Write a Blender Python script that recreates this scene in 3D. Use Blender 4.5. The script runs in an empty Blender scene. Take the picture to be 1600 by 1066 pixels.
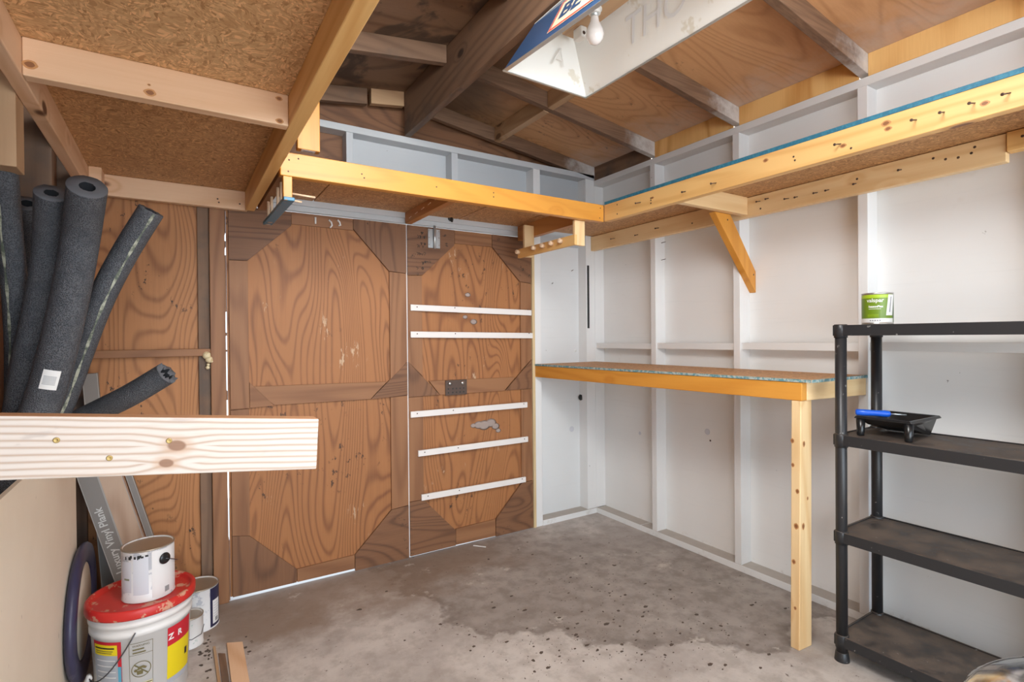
import bpy, bmesh, math, random
from mathutils import Vector, Matrix
random.seed(7)
S = bpy.context.scene
col = S.collection
PI = math.pi

# ---------------------------------------------------------------- camera
def make_camera():
    yaw, pit, rol = math.radians(32.37), math.radians(-.416), math.radians(-.514)
    f = Vector((math.sin(yaw)*math.cos(pit), math.cos(yaw)*math.cos(pit), math.sin(pit)))
    r = Vector((math.cos(yaw), -math.sin(yaw), 0)); u = r.cross(f)
    r2 = r*math.cos(rol)+u*math.sin(rol); u2 = u*math.cos(rol)-r*math.sin(rol)
    cd = bpy.data.cameras.new('camera'); cd.sensor_width = 36; cd.lens = 824/1600*36; cd.clip_start = .02
    c = bpy.data.objects.new('camera', cd); col.objects.link(c)
    m = Matrix((r2, u2, -f)).transposed().to_4x4(); m.translation = (0, 0, 1.3)
    c.matrix_world = m
    S.camera = c
make_camera()

# ---------------------------------------------------------------- light
S.view_settings.view_transform = 'Standard'; S.view_settings.look = 'None'
S.view_settings.gamma = 1; S.view_settings.use_curve_mapping = False
S.view_settings.exposure = 0.42
S.cycles.max_bounces = 10; S.cycles.diffuse_bounces = 6
w = bpy.data.worlds.new('sky'); S.world = w; w.use_nodes = True
bg = w.node_tree.nodes['Background']; bg.inputs[0].default_value = (.70, .85, 1, 1); bg.inputs[1].default_value = 1.8
def lamp(name, kind, loc, target, energy, color, size=1, size_y=None):
    l = bpy.data.lights.new(name, kind); l.energy = energy; l.color = color
    if kind == 'AREA':
        l.shape = 'RECTANGLE'; l.size = size; l.size_y = size_y or size
    elif kind == 'SUN': l.angle = size
    o = bpy.data.objects.new(name, l); col.objects.link(o); o.location = loc
    d = Vector(target)-Vector(loc); o.rotation_euler = d.to_track_quat('-Z', 'Y').to_euler()
    return o
lamp('sun', 'SUN', (0, -6, 8), (1, -1.2, 0), 10.0, (1, .99, .97), .01)
lamp('daylight_through_garage_opening', 'AREA', (.9, -2.25, 1.45), (1.2, 2.5, 1.3), 52, (.78, .90, 1), 3.0, 1.9)
lamp('left_fill_light', 'AREA', (-.33, -1.3, 1.5), (2.6, .9, 1.25), 28, (.82, .92, 1), 1.5, 1.3)  # added fill for the right wall; the left wall has no window
lamp('bounce_flash_light', 'AREA', (.72, .55, 2.44), (1.45, 1.7, 1.1), 35, (1, .995, .98), .8, .8)  # added overhead light standing in for bounced flash; no fixture hangs here

# ---------------------------------------------------------------- node helpers
class NT:
    def __init__(s, name):
        s.m = bpy.data.materials.new(name); s.m.use_nodes = True
        s.t = s.m.node_tree; s.b = s.t.nodes['Principled BSDF']
    def n(s, typ, props=None, **ins):
        nd = s.t.nodes.new('ShaderNode'+typ)
        for k, v in (props or {}).items(): setattr(nd, k, v)
        for k, v in ins.items():
            k = k.replace('_', ' ') if not k.startswith('i') or not k[1:].isdigit() else int(k[1:])
            s.set(nd.inputs[k], v)
        return nd
    def set(s, sock, v):
        if isinstance(v, bpy.types.NodeSocket): s.t.links.new(v, sock)
        elif isinstance(v, (tuple, list)) and len(v) == 3 and sock.type == 'RGBA': sock.default_value = (*v, 1)
        else: sock.default_value = v
    def math(s, op, a, b=0.0, c=0.0, clamp=False):
        nd = s.n('Math', {'operation': op, 'use_clamp': clamp}, i0=a, i1=b)
        s.set(nd.inputs[2], c); return nd.outputs[0]
    def mix(s, f, a, b, mode='MIX'):
        nd = s.n('Mix', {'data_type': 'RGBA', 'blend_type': mode}); s.set(nd.inputs[0], f); s.set(nd.inputs[6], a); s.set(nd.inputs[7], b)
        return nd.outputs[2]
    def ramp(s, f, stops, interp='LINEAR'):
        nd = s.n('ValToRGB', None, i0=f); nd.color_ramp.interpolation = interp
        e = nd.color_ramp.elements
        while len(e) < len(stops): e.new(.5)
        for el, (p, c) in zip(e, stops):
            el.position = p; el.color = (*c, 1) if len(c) == 3 else c
        return nd.outputs[0]
    def smooth(s, v, a, b):
        nd = s.n('MapRange', {'interpolation_type': 'SMOOTHSTEP'}, i0=v, i1=a, i2=b); return nd.outputs[0]
    def coords(s, scale=(1, 1, 1), rand=True, world=False):
        tc = s.n('TexCoord')
        v = tc.outputs['Object']
        if world: v = s.n('NewGeometry').outputs['Position']
        if rand:
            oi = s.n('ObjectInfo').outputs['Random']
            off = s.n('CombineXYZ', None, i0=s.math('MULTIPLY', oi, 37.3), i1=s.math('MULTIPLY', oi, 71.9), i2=s.math('MULTIPLY', oi, 17.7)).outputs[0]
            v = s.n('VectorMath', {'operation': 'ADD'}, i0=v, i1=off).outputs[0]
        return s.n('VectorMath', {'operation': 'MULTIPLY'}, i0=v, i1=scale).outputs[0]
    def noise(s, v, scale, detail=3, rough=.5, dist=0):
        return s.n('TexNoise', None, Vector=v, Scale=scale, Detail=detail, Roughness=rough, Distortion=dist).outputs[0]
    def vor(s, v, scale, feat='F1', rnd=1.0):
        return s.n('TexVoronoi', {'feature': feat}, Vector=v, Scale=scale, Randomness=rnd)
    def bump(s, h, strength=.3, dist=.002):
        nd = s.n('Bump', None, Height=h, Strength=strength, Distance=dist); s.t.links.new(nd.outputs[0], s.b.inputs['Normal'])
    def out(s, color, rough=.6, **kw):
        s.set(s.b.inputs['Base Color'], color); s.set(s.b.inputs['Roughness'], rough)
        for k, v in kw.items(): s.set(s.b.inputs[k.replace('_', ' ')], v)
        return s.m

def plain(name, color, rough=.5, **kw):
    t = NT(name); return t.out(color, rough, **kw)

def axsc(axis, al, ac):
    return tuple(al if a == axis else ac for a in 'XYZ')

_cache = {}
def wood(name, light, dark, axis, freq=26, grain=.5, knots=True, knotc=None, scale=1.0, rough=.55, wob=1.0, stain=None):
    key = (name, axis)
    if key in _cache: return _cache[key]
    t = NT(name+'_'+axis.lower())
    v = t.coords(axsc(axis, .22*scale, 1.9*scale))
    base = t.noise(v, 1.6, 1.5, .45)
    ksh = 0.0
    if knots:
        kv = t.coords(axsc(axis, 4.6, 8.0))
        vo = t.vor(kv, 1.0)
        sel = t.math('GREATER_THAN', t.n('SeparateColor', None, i0=vo.outputs['Color']).outputs[0], .72)
        near = t.math('MULTIPLY', sel, t.smooth(vo.outputs['Distance'], .42, .05))
        core = t.math('MULTIPLY', sel, t.smooth(vo.outputs['Distance'], .19, .12))
        base = t.math('ADD', base, t.math('MULTIPLY', near, .10))
    rings = t.math('SINE', t.math('MULTIPLY', base, freq*4.2*wob))
    rings = t.math('MULTIPLY_ADD', rings, .5, .5)
    fine = t.noise(t.coords(axsc(axis, 3, 95)), 1.0, 3, .6)
    big = t.noise(t.coords(axsc(axis, .6, 2.5)), 1.0, 2, .5)
    f = t.math('MULTIPLY', t.math('POWER', rings, 2.2), grain)
    f = t.math('ADD', f, t.math('MULTIPLY', t.math('SUBTRACT', fine, .45), .55))
    f = t.math('ADD', f, t.math('MULTIPLY', t.math('SUBTRACT', big, .5), .8), clamp=True)
    c = t.mix(f, light, dark)
    if knots:
        kc = knotc or tuple(x*.45 for x in dark)
        c = t.mix(t.math('MULTIPLY', near, .55), c, dark)
        c = t.mix(core, c, kc)
    if stain:
        sv = t.noise(t.coords((2.2, 2.2, 2.2)), 1.0, 5, .65)
        c = t.mix(t.math('MULTIPLY', t.smooth(sv, .5, .68), .75), c, stain)
    t.bump(t.math('ADD', fine, t.math('MULTIPLY', rings, .5)), .25, .0015)
    _cache[key] = t.out(c, rough)
    return _cache[key]

def plywood(name, light, dark, axis, flat, freq=60, spots=.5, spotc=(.03, .017, .01), gray=None, white=0, over=None, rough=.6, k=.75):
    """rotary cut veneer: broad cathedral contour lines along `axis`"""
    key = (name, axis)
    if key in _cache: return _cache[key]
    t = NT(name+'_'+axis.lower())
    v = t.coords(axsc(axis, .55, 2.3))
    base = t.noise(v, 1.25, 1.2, .45, .25)
    rings = t.math('MULTIPLY_ADD', t.math('SINE', t.math('MULTIPLY', base, freq)), .5, .5)
    r = t.math('POWER', rings, 4.0)
    fine = t.noise(t.coords(axsc(axis, 5, 120)), 1.0, 3, .6)
    big = t.noise(t.coords(axsc(axis, .9, 2.6)), 1.0, 3, .6)
    f = t.math('ADD', t.math('MULTIPLY', r, k), t.math('MULTIPLY', t.math('SUBTRACT', fine, .42), .6))
    f = t.math('ADD', f, t.math('MULTIPLY', t.math('SUBTRACT', big, .5), .7), clamp=True)
    c = t.mix(f, light, dark)
    if gray:
        g = t.noise(t.coords((1.6, 1.6, 1.6)), 1.0, 4, .65)
        c = t.mix(t.math('MULTIPLY', t.smooth(g, .47, .66), .8), c, gray)
    if spots:
        s1 = t.noise(t.coords(axsc(axis, 18, 30)), 1.0, 4, .7); s2 = t.noise(t.coords((2.5, 2.5, 2.5)), 1.0, 1)
        m = t.math('MULTIPLY', t.smooth(s1, .61, .67), t.smooth(s2, .48, .60))
        c = t.mix(t.math('MULTIPLY', m, spots), c, spotc)
    if white:
        s1 = t.noise(t.coords(axsc(axis, 9, 34)), 1.0, 4, .7); s2 = t.noise(t.coords((3.1, 3.1, 3.1)), 1.0, 1)
        m = t.math('MULTIPLY', t.smooth(s1, .60, .66), t.smooth(s2, .58, .66))
        c = t.mix(t.math('MULTIPLY', m, white), c, (.62, .46, .3))
    if over: c = over(t, c)
    t.bump(t.math('ADD', fine, rings), .22, .0015)
    _cache[key] = t.out(c, rough)
    return _cache[key]

def osb(name, a, b, d, stretch=(1, 1, 1)):
    t = NT(name)
    v = t.coords(stretch)
    v = t.n('VectorMath', {'operation': 'ADD'}, i0=v, i1=t.n('VectorMath', {'operation': 'SCALE'}, i0=t.n('TexNoise', None, Vector=v, Scale=9.0, Detail=2).outputs[1], Scale=.10).outputs[0]).outputs[0]
    c = None
    for k, (sx, sy) in enumerate(((34, 260), (240, 42), (130, 120))):
        r = .35*(k*2-1)
        m = t.n('Mapping', None, Vector=v, Rotation=(0, 0, r), Scale=(sx, sy, 20))
        vo = t.vor(m.outputs[0], 1.0)
        g = t.n('SeparateColor', None, i0=vo.outputs['Color']).outputs[0]
        cc = t.ramp(g, [(0, d), (.22, b), (.7, a), (1, tuple(min(1, x*1.35) for x in a))])
        if c is None: c, h = cc, g
        else:
            s = t.n('SeparateColor', None, i0=vo.outputs['Color']).outputs[1]
            c = t.mix(t.math('GREATER_THAN', s, .5), c, cc); h = t.math('ADD', h, g)
    fine = t.noise(t.coords((90, 90, 90)), 1.0, 3, .6)
    c = t.mix(t.math('MULTIPLY', t.smooth(fine, .5, .75), .25), c, d)
    t.bump(h, .25, .002)
    return t.out(c, .6)

def paint(name, base=(.78, .785, .78), axis='Z', dirt=True, low=0.0, rough=.5):
    key = (name, axis)
    if key in _cache: return _cache[key]
    t = NT(name+'_'+axis.lower())
    g = t.noise(t.coords(axsc(axis, 2, 60)), 1.0, 3, .6)
    b = t.noise(t.coords((1.7, 1.7, 1.7)), 1.0, 3, .6)
    c = t.mix(t.smooth(b, .35, .75), base, tuple(x*.96 for x in base))
    c = t.mix(t.math('MULTIPLY', t.smooth(g, .55, .8), .25), c, tuple(x*.86 for x in base))
    if dirt:
        sp = t.noise(t.coords((26, 26, 26)), 1.0, 3, .6); s2 = t.noise(t.coords((2, 2, 2), True), 1.0, 1)
        m = t.math('MULTIPLY', t.smooth(sp, .73, .76), t.smooth(s2, .5, .6))
        c = t.mix(t.math('MULTIPLY', m, .7), c, (.12, .10, .09))
        sm = t.noise(t.coords((4, 4, 4)), 1.0, 4, .7)
        c = t.mix(t.math('MULTIPLY', t.smooth(sm, .68, .80), .18), c, (.5, .44, .35))
    if low:
        z = t.n('SeparateXYZ', None, i0=t.coords((1, 1, 1), False, True)).outputs[2]
        nz = t.noise(t.coords((14, 14, 14)), 1.0, 4, .7)
        m = t.math('MULTIPLY', t.smooth(z, low, .0), t.smooth(nz, .55, .66))
        c = t.mix(t.math('MULTIPLY', m, .7), c, (.30, .20, .12))
    t.bump(g, .12, .001)
    _cache[key] = t.out(c, rough)
    return _cache[key]

# ---------------------------------------------------------------- materials
PALE = ((.80, .66, .54), (.56, .36, .22))
def m_pale(ax): return wood('weathered_pale_lumber', (.80, .69, .59), (.56, .39, .27), ax, 24, .8, True, (.20, .10, .05), .9)
def m_pink(ax): return wood('pinkish_fir_lumber', (.74, .49, .31), (.58, .32, .16), ax, 22, .55, True, (.12, .045, .02), .9)
def m_orange(ax): return wood('varnished_orange_lumber', (.66, .295, .048), (.50, .18, .022), ax, 20, .40, True, (.22, .09, .03), 1.0, .4)
def m_yellow(ax): return wood('yellow_pine_lumber', (.76, .47, .18), (.58, .28, .075), ax, 22, .5, True, (.20, .08, .03), 1.0, .5)
def m_cream(ax): return wood('fresh_cream_stud_lumber', (.82, .60, .33), (.66, .39, .16), ax, 22, .45, True, (.30, .13, .04), 1.0, .5)
def m_dark(ax): return wood('old_brown_lumber', (.215, .125, .075), (.115, .062, .036), ax, 22, .55, True, (.03, .015, .01), 1.0, .7, 1.0, (.10, .075, .06))
def m_brown(ax): return wood('brown_door_lumber', (.30, .138, .060), (.18, .072, .029), ax, 24, .55, False, None, 1.0, .6)
def m_gold(ax): return plywood('golden_blocking_plywood', (.84, .52, .20), (.62, .30, .08), ax, 'X', 40, 0)
def m_door(ax): return plywood('brown_door_plywood', (.375, .155, .053), (.175, .062, .021), ax, 'Y', 250, .85, white=.7, k=.65)
def m_gusset(ax): return plywood('dark_gusset_plywood', (.215, .098, .045), (.095, .040, .019), ax, 'Y', 170, .8, k=.6)
def m_wallply(ax): return plywood('orange_brown_wall_plywood', (.44, .19, .066), (.22, .08, .026), ax, 'Y', 220, .95, k=.65)

def over_roof(t, c):
    # old white overspray that covers the sheet near the eave, and sooty water stains towards the back and left
    p = t.n('SeparateXYZ', None, i0=t.coords((1, 1, 1), False, True))
    n1 = t.noise(t.coords((5, 5, 5), False, True), 1.0, 4, .65)
    x = t.math('ADD', p.outputs[0], t.math('MULTIPLY', t.math('SUBTRACT', n1, .5), .55))
    d = t.math('ADD', x, t.math('MULTIPLY', p.outputs[1], -.0))
    n2 = t.noise(t.coords((1.9, 1.9, 1.9), False, True), 1.0, 4, .6, .6)
    y = t.math('ADD', p.outputs[1], t.math('MULTIPLY', t.math('SUBTRACT', n2, .5), 1.3))
    sx = t.smooth(t.math('ADD', p.outputs[0], t.math('MULTIPLY', t.math('SUBTRACT', n2, .5), .6)), 1.95, 1.45)
    m = t.math('MULTIPLY', t.smooth(y, 1.35, 2.15), sx)
    c = t.mix(t.math('MULTIPLY', m, .85), c, (.075, .047, .032))
    c = t.mix(t.math('MULTIPLY', t.smooth(d, 2.30, 2.85), .85), c, (.66, .645, .62))
    return c
m_tan = lambda ax: wood('tan_lumber', (.50, .32, .18), (.36, .20, .10), ax, 22, .5, True)
M = {}
M['roof_right'] = plywood('roof_sheathing_plywood', (.68, .38, .185), (.48, .235, .095), 'X', 'Z', 150, .5, over=over_roof, k=.5)
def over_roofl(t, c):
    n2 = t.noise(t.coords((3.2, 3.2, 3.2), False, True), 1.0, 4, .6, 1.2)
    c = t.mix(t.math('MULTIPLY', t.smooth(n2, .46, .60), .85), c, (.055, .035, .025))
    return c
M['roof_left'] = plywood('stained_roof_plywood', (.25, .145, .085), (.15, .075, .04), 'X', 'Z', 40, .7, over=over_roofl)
M['osb'] = osb('osb_board', (.62, .38, .185), (.52, .29, .125), (.36, .185, .07))
M['osb_dark'] = osb('osb_board_brown', (.50, .28, .125), (.41, .21, .083), (.28, .135, .05))
M['white'] = paint('white_painted_siding', (.82, .82, .81), 'Y', True, .07)
M['white_z'] = paint('white_painted_stud', (.79, .79, .785), 'Z', True, .0)
M['white_back'] = paint('white_painted_back_siding', (.74, .755, .76), 'X', True, .06)
M['white_trim'] = paint('white_painted_lumber', (.77, .775, .77), 'Y', True)
def sill_paint():
    t = NT('dusty_white_sill_paint')
    n = t.noise(t.coords((11, 11, 11)), 1.0, 4, .65)
    up = t.n('SeparateXYZ', None, i0=t.n('NewGeometry').outputs['Normal']).outputs[2]
    c = t.mix(t.math('MULTIPLY', t.smooth(n, .55, .72), .4), (.77, .775, .77), (.45, .40, .34))
    c = t.mix(t.math('MULTIPLY', t.smooth(up, .6, .9), .85), c, t.mix(n, (.30, .25, .20), (.44, .39, .34)))
    return t.out(c, .6)
M['sill'] = sill_paint()
M['white_slat'] = paint('chipped_white_batten_paint', (.80, .76, .73), 'X', True)
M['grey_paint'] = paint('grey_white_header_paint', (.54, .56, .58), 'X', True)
M['yellowed'] = wood('yellowed_trim_lumber', (.66, .50, .28), (.50, .33, .16), 'Z', 20, .4, True)

def concrete():
    t = NT('stained_concrete')
    v = t.coords((1, 1, 1), False, True)
    n1 = t.noise(v, 2.2, 6, .62); n2 = t.noise(v, 11, 5, .65); n3 = t.noise(v, 70, 3, .6)
    c = t.mix(t.smooth(n1, .38, .62), (.55, .50, .46), (.40, .355, .325))
    c = t.mix(t.math('MULTIPLY', t.smooth(n2, .42, .66), .55), c, (.31, .265, .23))
    # damp stain spreading from the back corner
    d = t.n('VectorMath', {'operation': 'DISTANCE'}, i0=v, i1=(2.62, 2.98, 0)).outputs[1]
    d = t.math('ADD', d, t.math('MULTIPLY', t.math('SUBTRACT', t.noise(v, 2.6, 5, .6), .5), .95))
    inner = t.math('MULTIPLY', t.smooth(d, 1.74, 1.69), t.smooth(d, .35, .95))
    c = t.mix(t.math('MULTIPLY', inner, .62), c, t.mix(t.smooth(n2, .35, .65), (.27, .225, .195), (.165, .135, .115)))
    rim = t.math('MULTIPLY', t.smooth(d, 1.75, 1.71), t.smooth(d, 1.60, 1.70))
    c = t.mix(t.math('MULTIPLY', rim, .3), c, (.11, .085, .07))
    # rusty stain along the doors
    sp = t.n('SeparateXYZ', None, i0=v)
    yy = t.math('ADD', sp.outputs[1], t.math('MULTIPLY', t.math('SUBTRACT', n1, .5), 1.0))
    st = t.math('MULTIPLY', t.smooth(yy, 2.35, 2.7), t.smooth(sp.outputs[0], 1.9, 1.3))
    c = t.mix(t.math('MULTIPLY', st, .7), c, (.22, .145, .095))
    # pale scrapes and dark specks
    pv = t.noise(v, 5.0, 5, .7); c = t.mix(t.math('MULTIPLY', t.smooth(pv, .62, .70), .55), c, (.62, .56, .50))
    s1 = t.noise(v, 34, 3, .6); s2 = t.noise(v, 2.4, 2)
    c = t.mix(t.math('MULTIPLY', t.math('MULTIPLY', t.smooth(s1, .665, .70), t.smooth(s2, .44, .58)), .85), c, (.13, .09, .07))
    c = t.mix(t.math('MULTIPLY', t.smooth(n3, .62, .72), .25), c, (.2, .16, .13))
    t.bump(t.math('ADD', n2, n3), .25, .003)
    return t.out(c, .75)
M['knot_ring'] = plain('knot_ring_wood', (.50, .24, .09), .55); M['knot_core'] = plain('knot_core_wood', (.24, .095, .035), .5)
M['concrete'] = concrete()
M['outside'] = plain('driveway_concrete', (.74, .73, .71), .8)

def dusty_plastic():
    t = NT('black_shelf_plastic')
    n = t.noise(t.coords((9, 9, 9)), 1.0, 5, .7); n2 = t.noise(t.coords((60, 60, 60)), 1.0, 3)
    geo = t.n('NewGeometry'); up = t.n('SeparateXYZ', None, i0=geo.outputs['Normal']).outputs[2]
    dust = t.math('MULTIPLY', t.smooth(up, .6, .95), t.smooth(n, .25, .65))
    c = t.mix(t.math('MULTIPLY', dust, .75), (.022, .022, .024), (.17, .125, .095))
    c = t.mix(t.math('MULTIPLY', t.smooth(n2, .70, .76), .5), c, (.4, .38, .36))
    t.bump(n2, .1, .001)
    return t.out(c, t.mix(dust, (.38,)*3, (.8,)*3))
M['shelfplastic'] = dusty_plastic()
M['black'] = plain('black_plastic', (.012, .012, .013), .25)
M['black_matt'] = plain('black_metal', (.02, .02, .02), .5)

def foam():
    t = NT('charcoal_foam')
    v = t.coords((1, 1, 1))
    n = t.vor(v, 330).outputs['Distance']; n2 = t.noise(v, 22, 3, .6)
    c = t.mix(t.smooth(n, .1, .7), (.020, .021, .025), (.10, .104, .115))
    c = t.mix(t.math('MULTIPLY', t.smooth(n2, .4, .7), .4), c, (.03, .035, .045))
    t.bump(n, .7, .003)
    return t.out(c, .65)
M['foam'] = foam()
M['foam_in'] = plain('foam_cut_face', (.10, .10, .11), .8)
M['foam_dark'] = plain('foam_bore', (.012, .013, .016), .9)
def adhesive():
    t = NT('foam_adhesive_seam'); n = t.noise(t.coords((30, 30, 30)), 1.0, 3, .7)
    return t.out(t.mix(t.smooth(n, .4, .6), (.10, .12, .09), (.42, .42, .33)), .35)
M['seam'] = adhesive()
M['nail'] = plain('rusty_nail_steel', (.10, .065, .05), .5, Metallic=.6)
M['zinc'] = plain('galvanised_steel', (.58, .62, .64), .35, Metallic=.85)
M['rust'] = plain('rusty_plate_steel', (.11, .075, .06), .6, Metallic=.5)
M['teal'] = (lambda t: t.out(t.mix(t.smooth(t.noise(t.coords((60, 60, 60)), 1.0, 3, .7), .42, .62), (.02, .13, .21), (.035, .19, .28)), .6))(NT('teal_sealed_edge'))
M['teal_worn'] = (lambda t: t.out(t.mix(t.smooth(t.noise(t.coords((70, 70, 70)), 1.0, 3, .7), .42, .6), (.10, .24, .26), (.42, .46, .42)), .7))(NT('worn_teal_edge'))
def offwhite_panel():
    t = NT('cream_wallboard')
    n = t.noise(t.coords((2, 2, 2)), 1.0, 4, .6); s = t.noise(t.coords((22, 22, 9)), 1.0, 3, .7)
    c = t.mix(t.smooth(n, .3, .7), (.80, .70, .57), (.74, .635, .505))
    c = t.mix(t.math('MULTIPLY', t.smooth(s, .70, .75), .7), c, (.2, .15, .11))
    return t.out(c, .6)
M['cream_board'] = offwhite_panel()
M['label'] = plain('white_paper_label', (.80, .79, .77), .5)
M['grey_ink'] = plain('grey_print', (.33, .33, .34), .6)
M['pale_ink'] = plain('faint_grey_print', (.60, .61, .66), .6)
M['ink'] = plain('black_print', (.02, .02, .02), .6)
M['olive_ink'] = plain('olive_print', (.16, .13, .05), .6)
def spat(name, base, spot, th=.66, sc=18):
    t = NT(name); n = t.noise(t.coords((sc, sc, sc)), 1.0, 4, .7)
    return t.out(t.mix(t.smooth(n, th, th+.05), base, spot), .4)
M['bucket'] = spat('white_bucket_plastic', (.74, .72, .70), (.60, .55, .50), .62, 10)
M['redlid'] = spat('dusty_red_lid_plastic', (.56, .025, .02), (.60, .30, .20), .56, 14)
M['red'] = plain('red_print', (.56, .015, .03), .45)
M['yellow'] = plain('yellow_print', (.80, .62, .01), .45)
M['bluegrey'] = plain('grey_label_print', (.42, .44, .48), .5)
M['blueband'] = plain('blue_label_print', (.10, .36, .50), .5)
M['canwhite'] = spat('smeared_white_can_label', (.74, .73, .73), (.50, .51, .55), .54, 16)
M['canrust'] = spat('rusty_can_lid', (.085, .04, .015), (.30, .17, .065), .50, 26)
M['tin'] = plain('tin_rim', (.42, .36, .28), .4, Metallic=.7)
M['navy'] = plain('navy_can_paint', (.02, .02, .06), .4)
M['disc'] = spat('dark_navy_plastic', (.035, .033, .075), (.07, .065, .11), .6, 7)
M['disc_in'] = plain('pale_inner_face', (.60, .52, .42), .6)
M['boxgrey'] = plain('taupe_carton', (.235, .21, .19), .55)
M['boxink'] = plain('silver_carton_lettering', (.62, .60, .57), .5)
M['boxedge'] = plain('worn_carton_edge', (.38, .35, .32), .6)
M['boxwood'] = wood('oak_plank_carton', (.50, .35, .25), (.38, .24, .16), 'Z', 30, .7, False)
M['wire'] = plain('dark_wire', (.12, .12, .13), .35, Metallic=.8)
M['green'] = plain('olive_green_can_label', (.15, .25, .012), .35)
M['green_l'] = plain('lime_can_band', (.36, .52, .02), .35)
M['darkgreen'] = plain('dark_green_can_side', (.05, .10, .02), .35)
M['whitegloss'] = plain('white_can_band', (.82, .82, .80), .3)
M['bluehandle'] = plain('bright_blue_plastic', (.01, .10, .60), .3)
M['signblue'] = plain('navy_sign_enamel', (.028, .072, .165), .4)
M['signred'] = plain('red_sign_enamel', (.60, .06, .05), .4)
M['signcream'] = plain('cream_sign_enamel', (.80, .66, .46), .4)
M['enamel'] = spat('white_sheet_enamel', (.80, .79, .75), (.66, .62, .53), .62, 6)
M['ghost'] = plain('faded_grey_sign_print', (.70, .705, .71), .5)
M['bulb'] = plain('frosted_bulb_glass', (.86, .82, .80), .12, Coat_Weight=.6)
M['porcelain'] = plain('white_porcelain', (.76, .74, .70), .3)
M['paintblue'] = spat('chipped_blue_paint', (.03, .19, .32), (.30, .18, .10), .64, 30)
M['dowel'] = plain('birch_dowel', (.70, .50, .33), .5)
M['foamglob'] = spat('yellowed_spray_foam', (.70, .58, .36), (.55, .42, .22), .55, 40)
M['chrome'] = plain('chrome', (.80, .81, .83), .08, Metallic=1.0)
M['glass'] = plain('clear_lens_glass', (1, 1, 1), .02, Transmission_Weight=1.0, IOR=1.5)
M['bodydark'] = plain('dark_car_paint', (.03, .03, .035), .3)
M['plaster'] = plain('white_splash_and_daylight', (.8, .79, .77), .6)
M['smudge'] = plain('grey_paint_smear', (.34, .27, .24), .7)
M['steel'] = plain('steel_can', (.55, .54, .52), .3, Metallic=.9)

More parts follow.
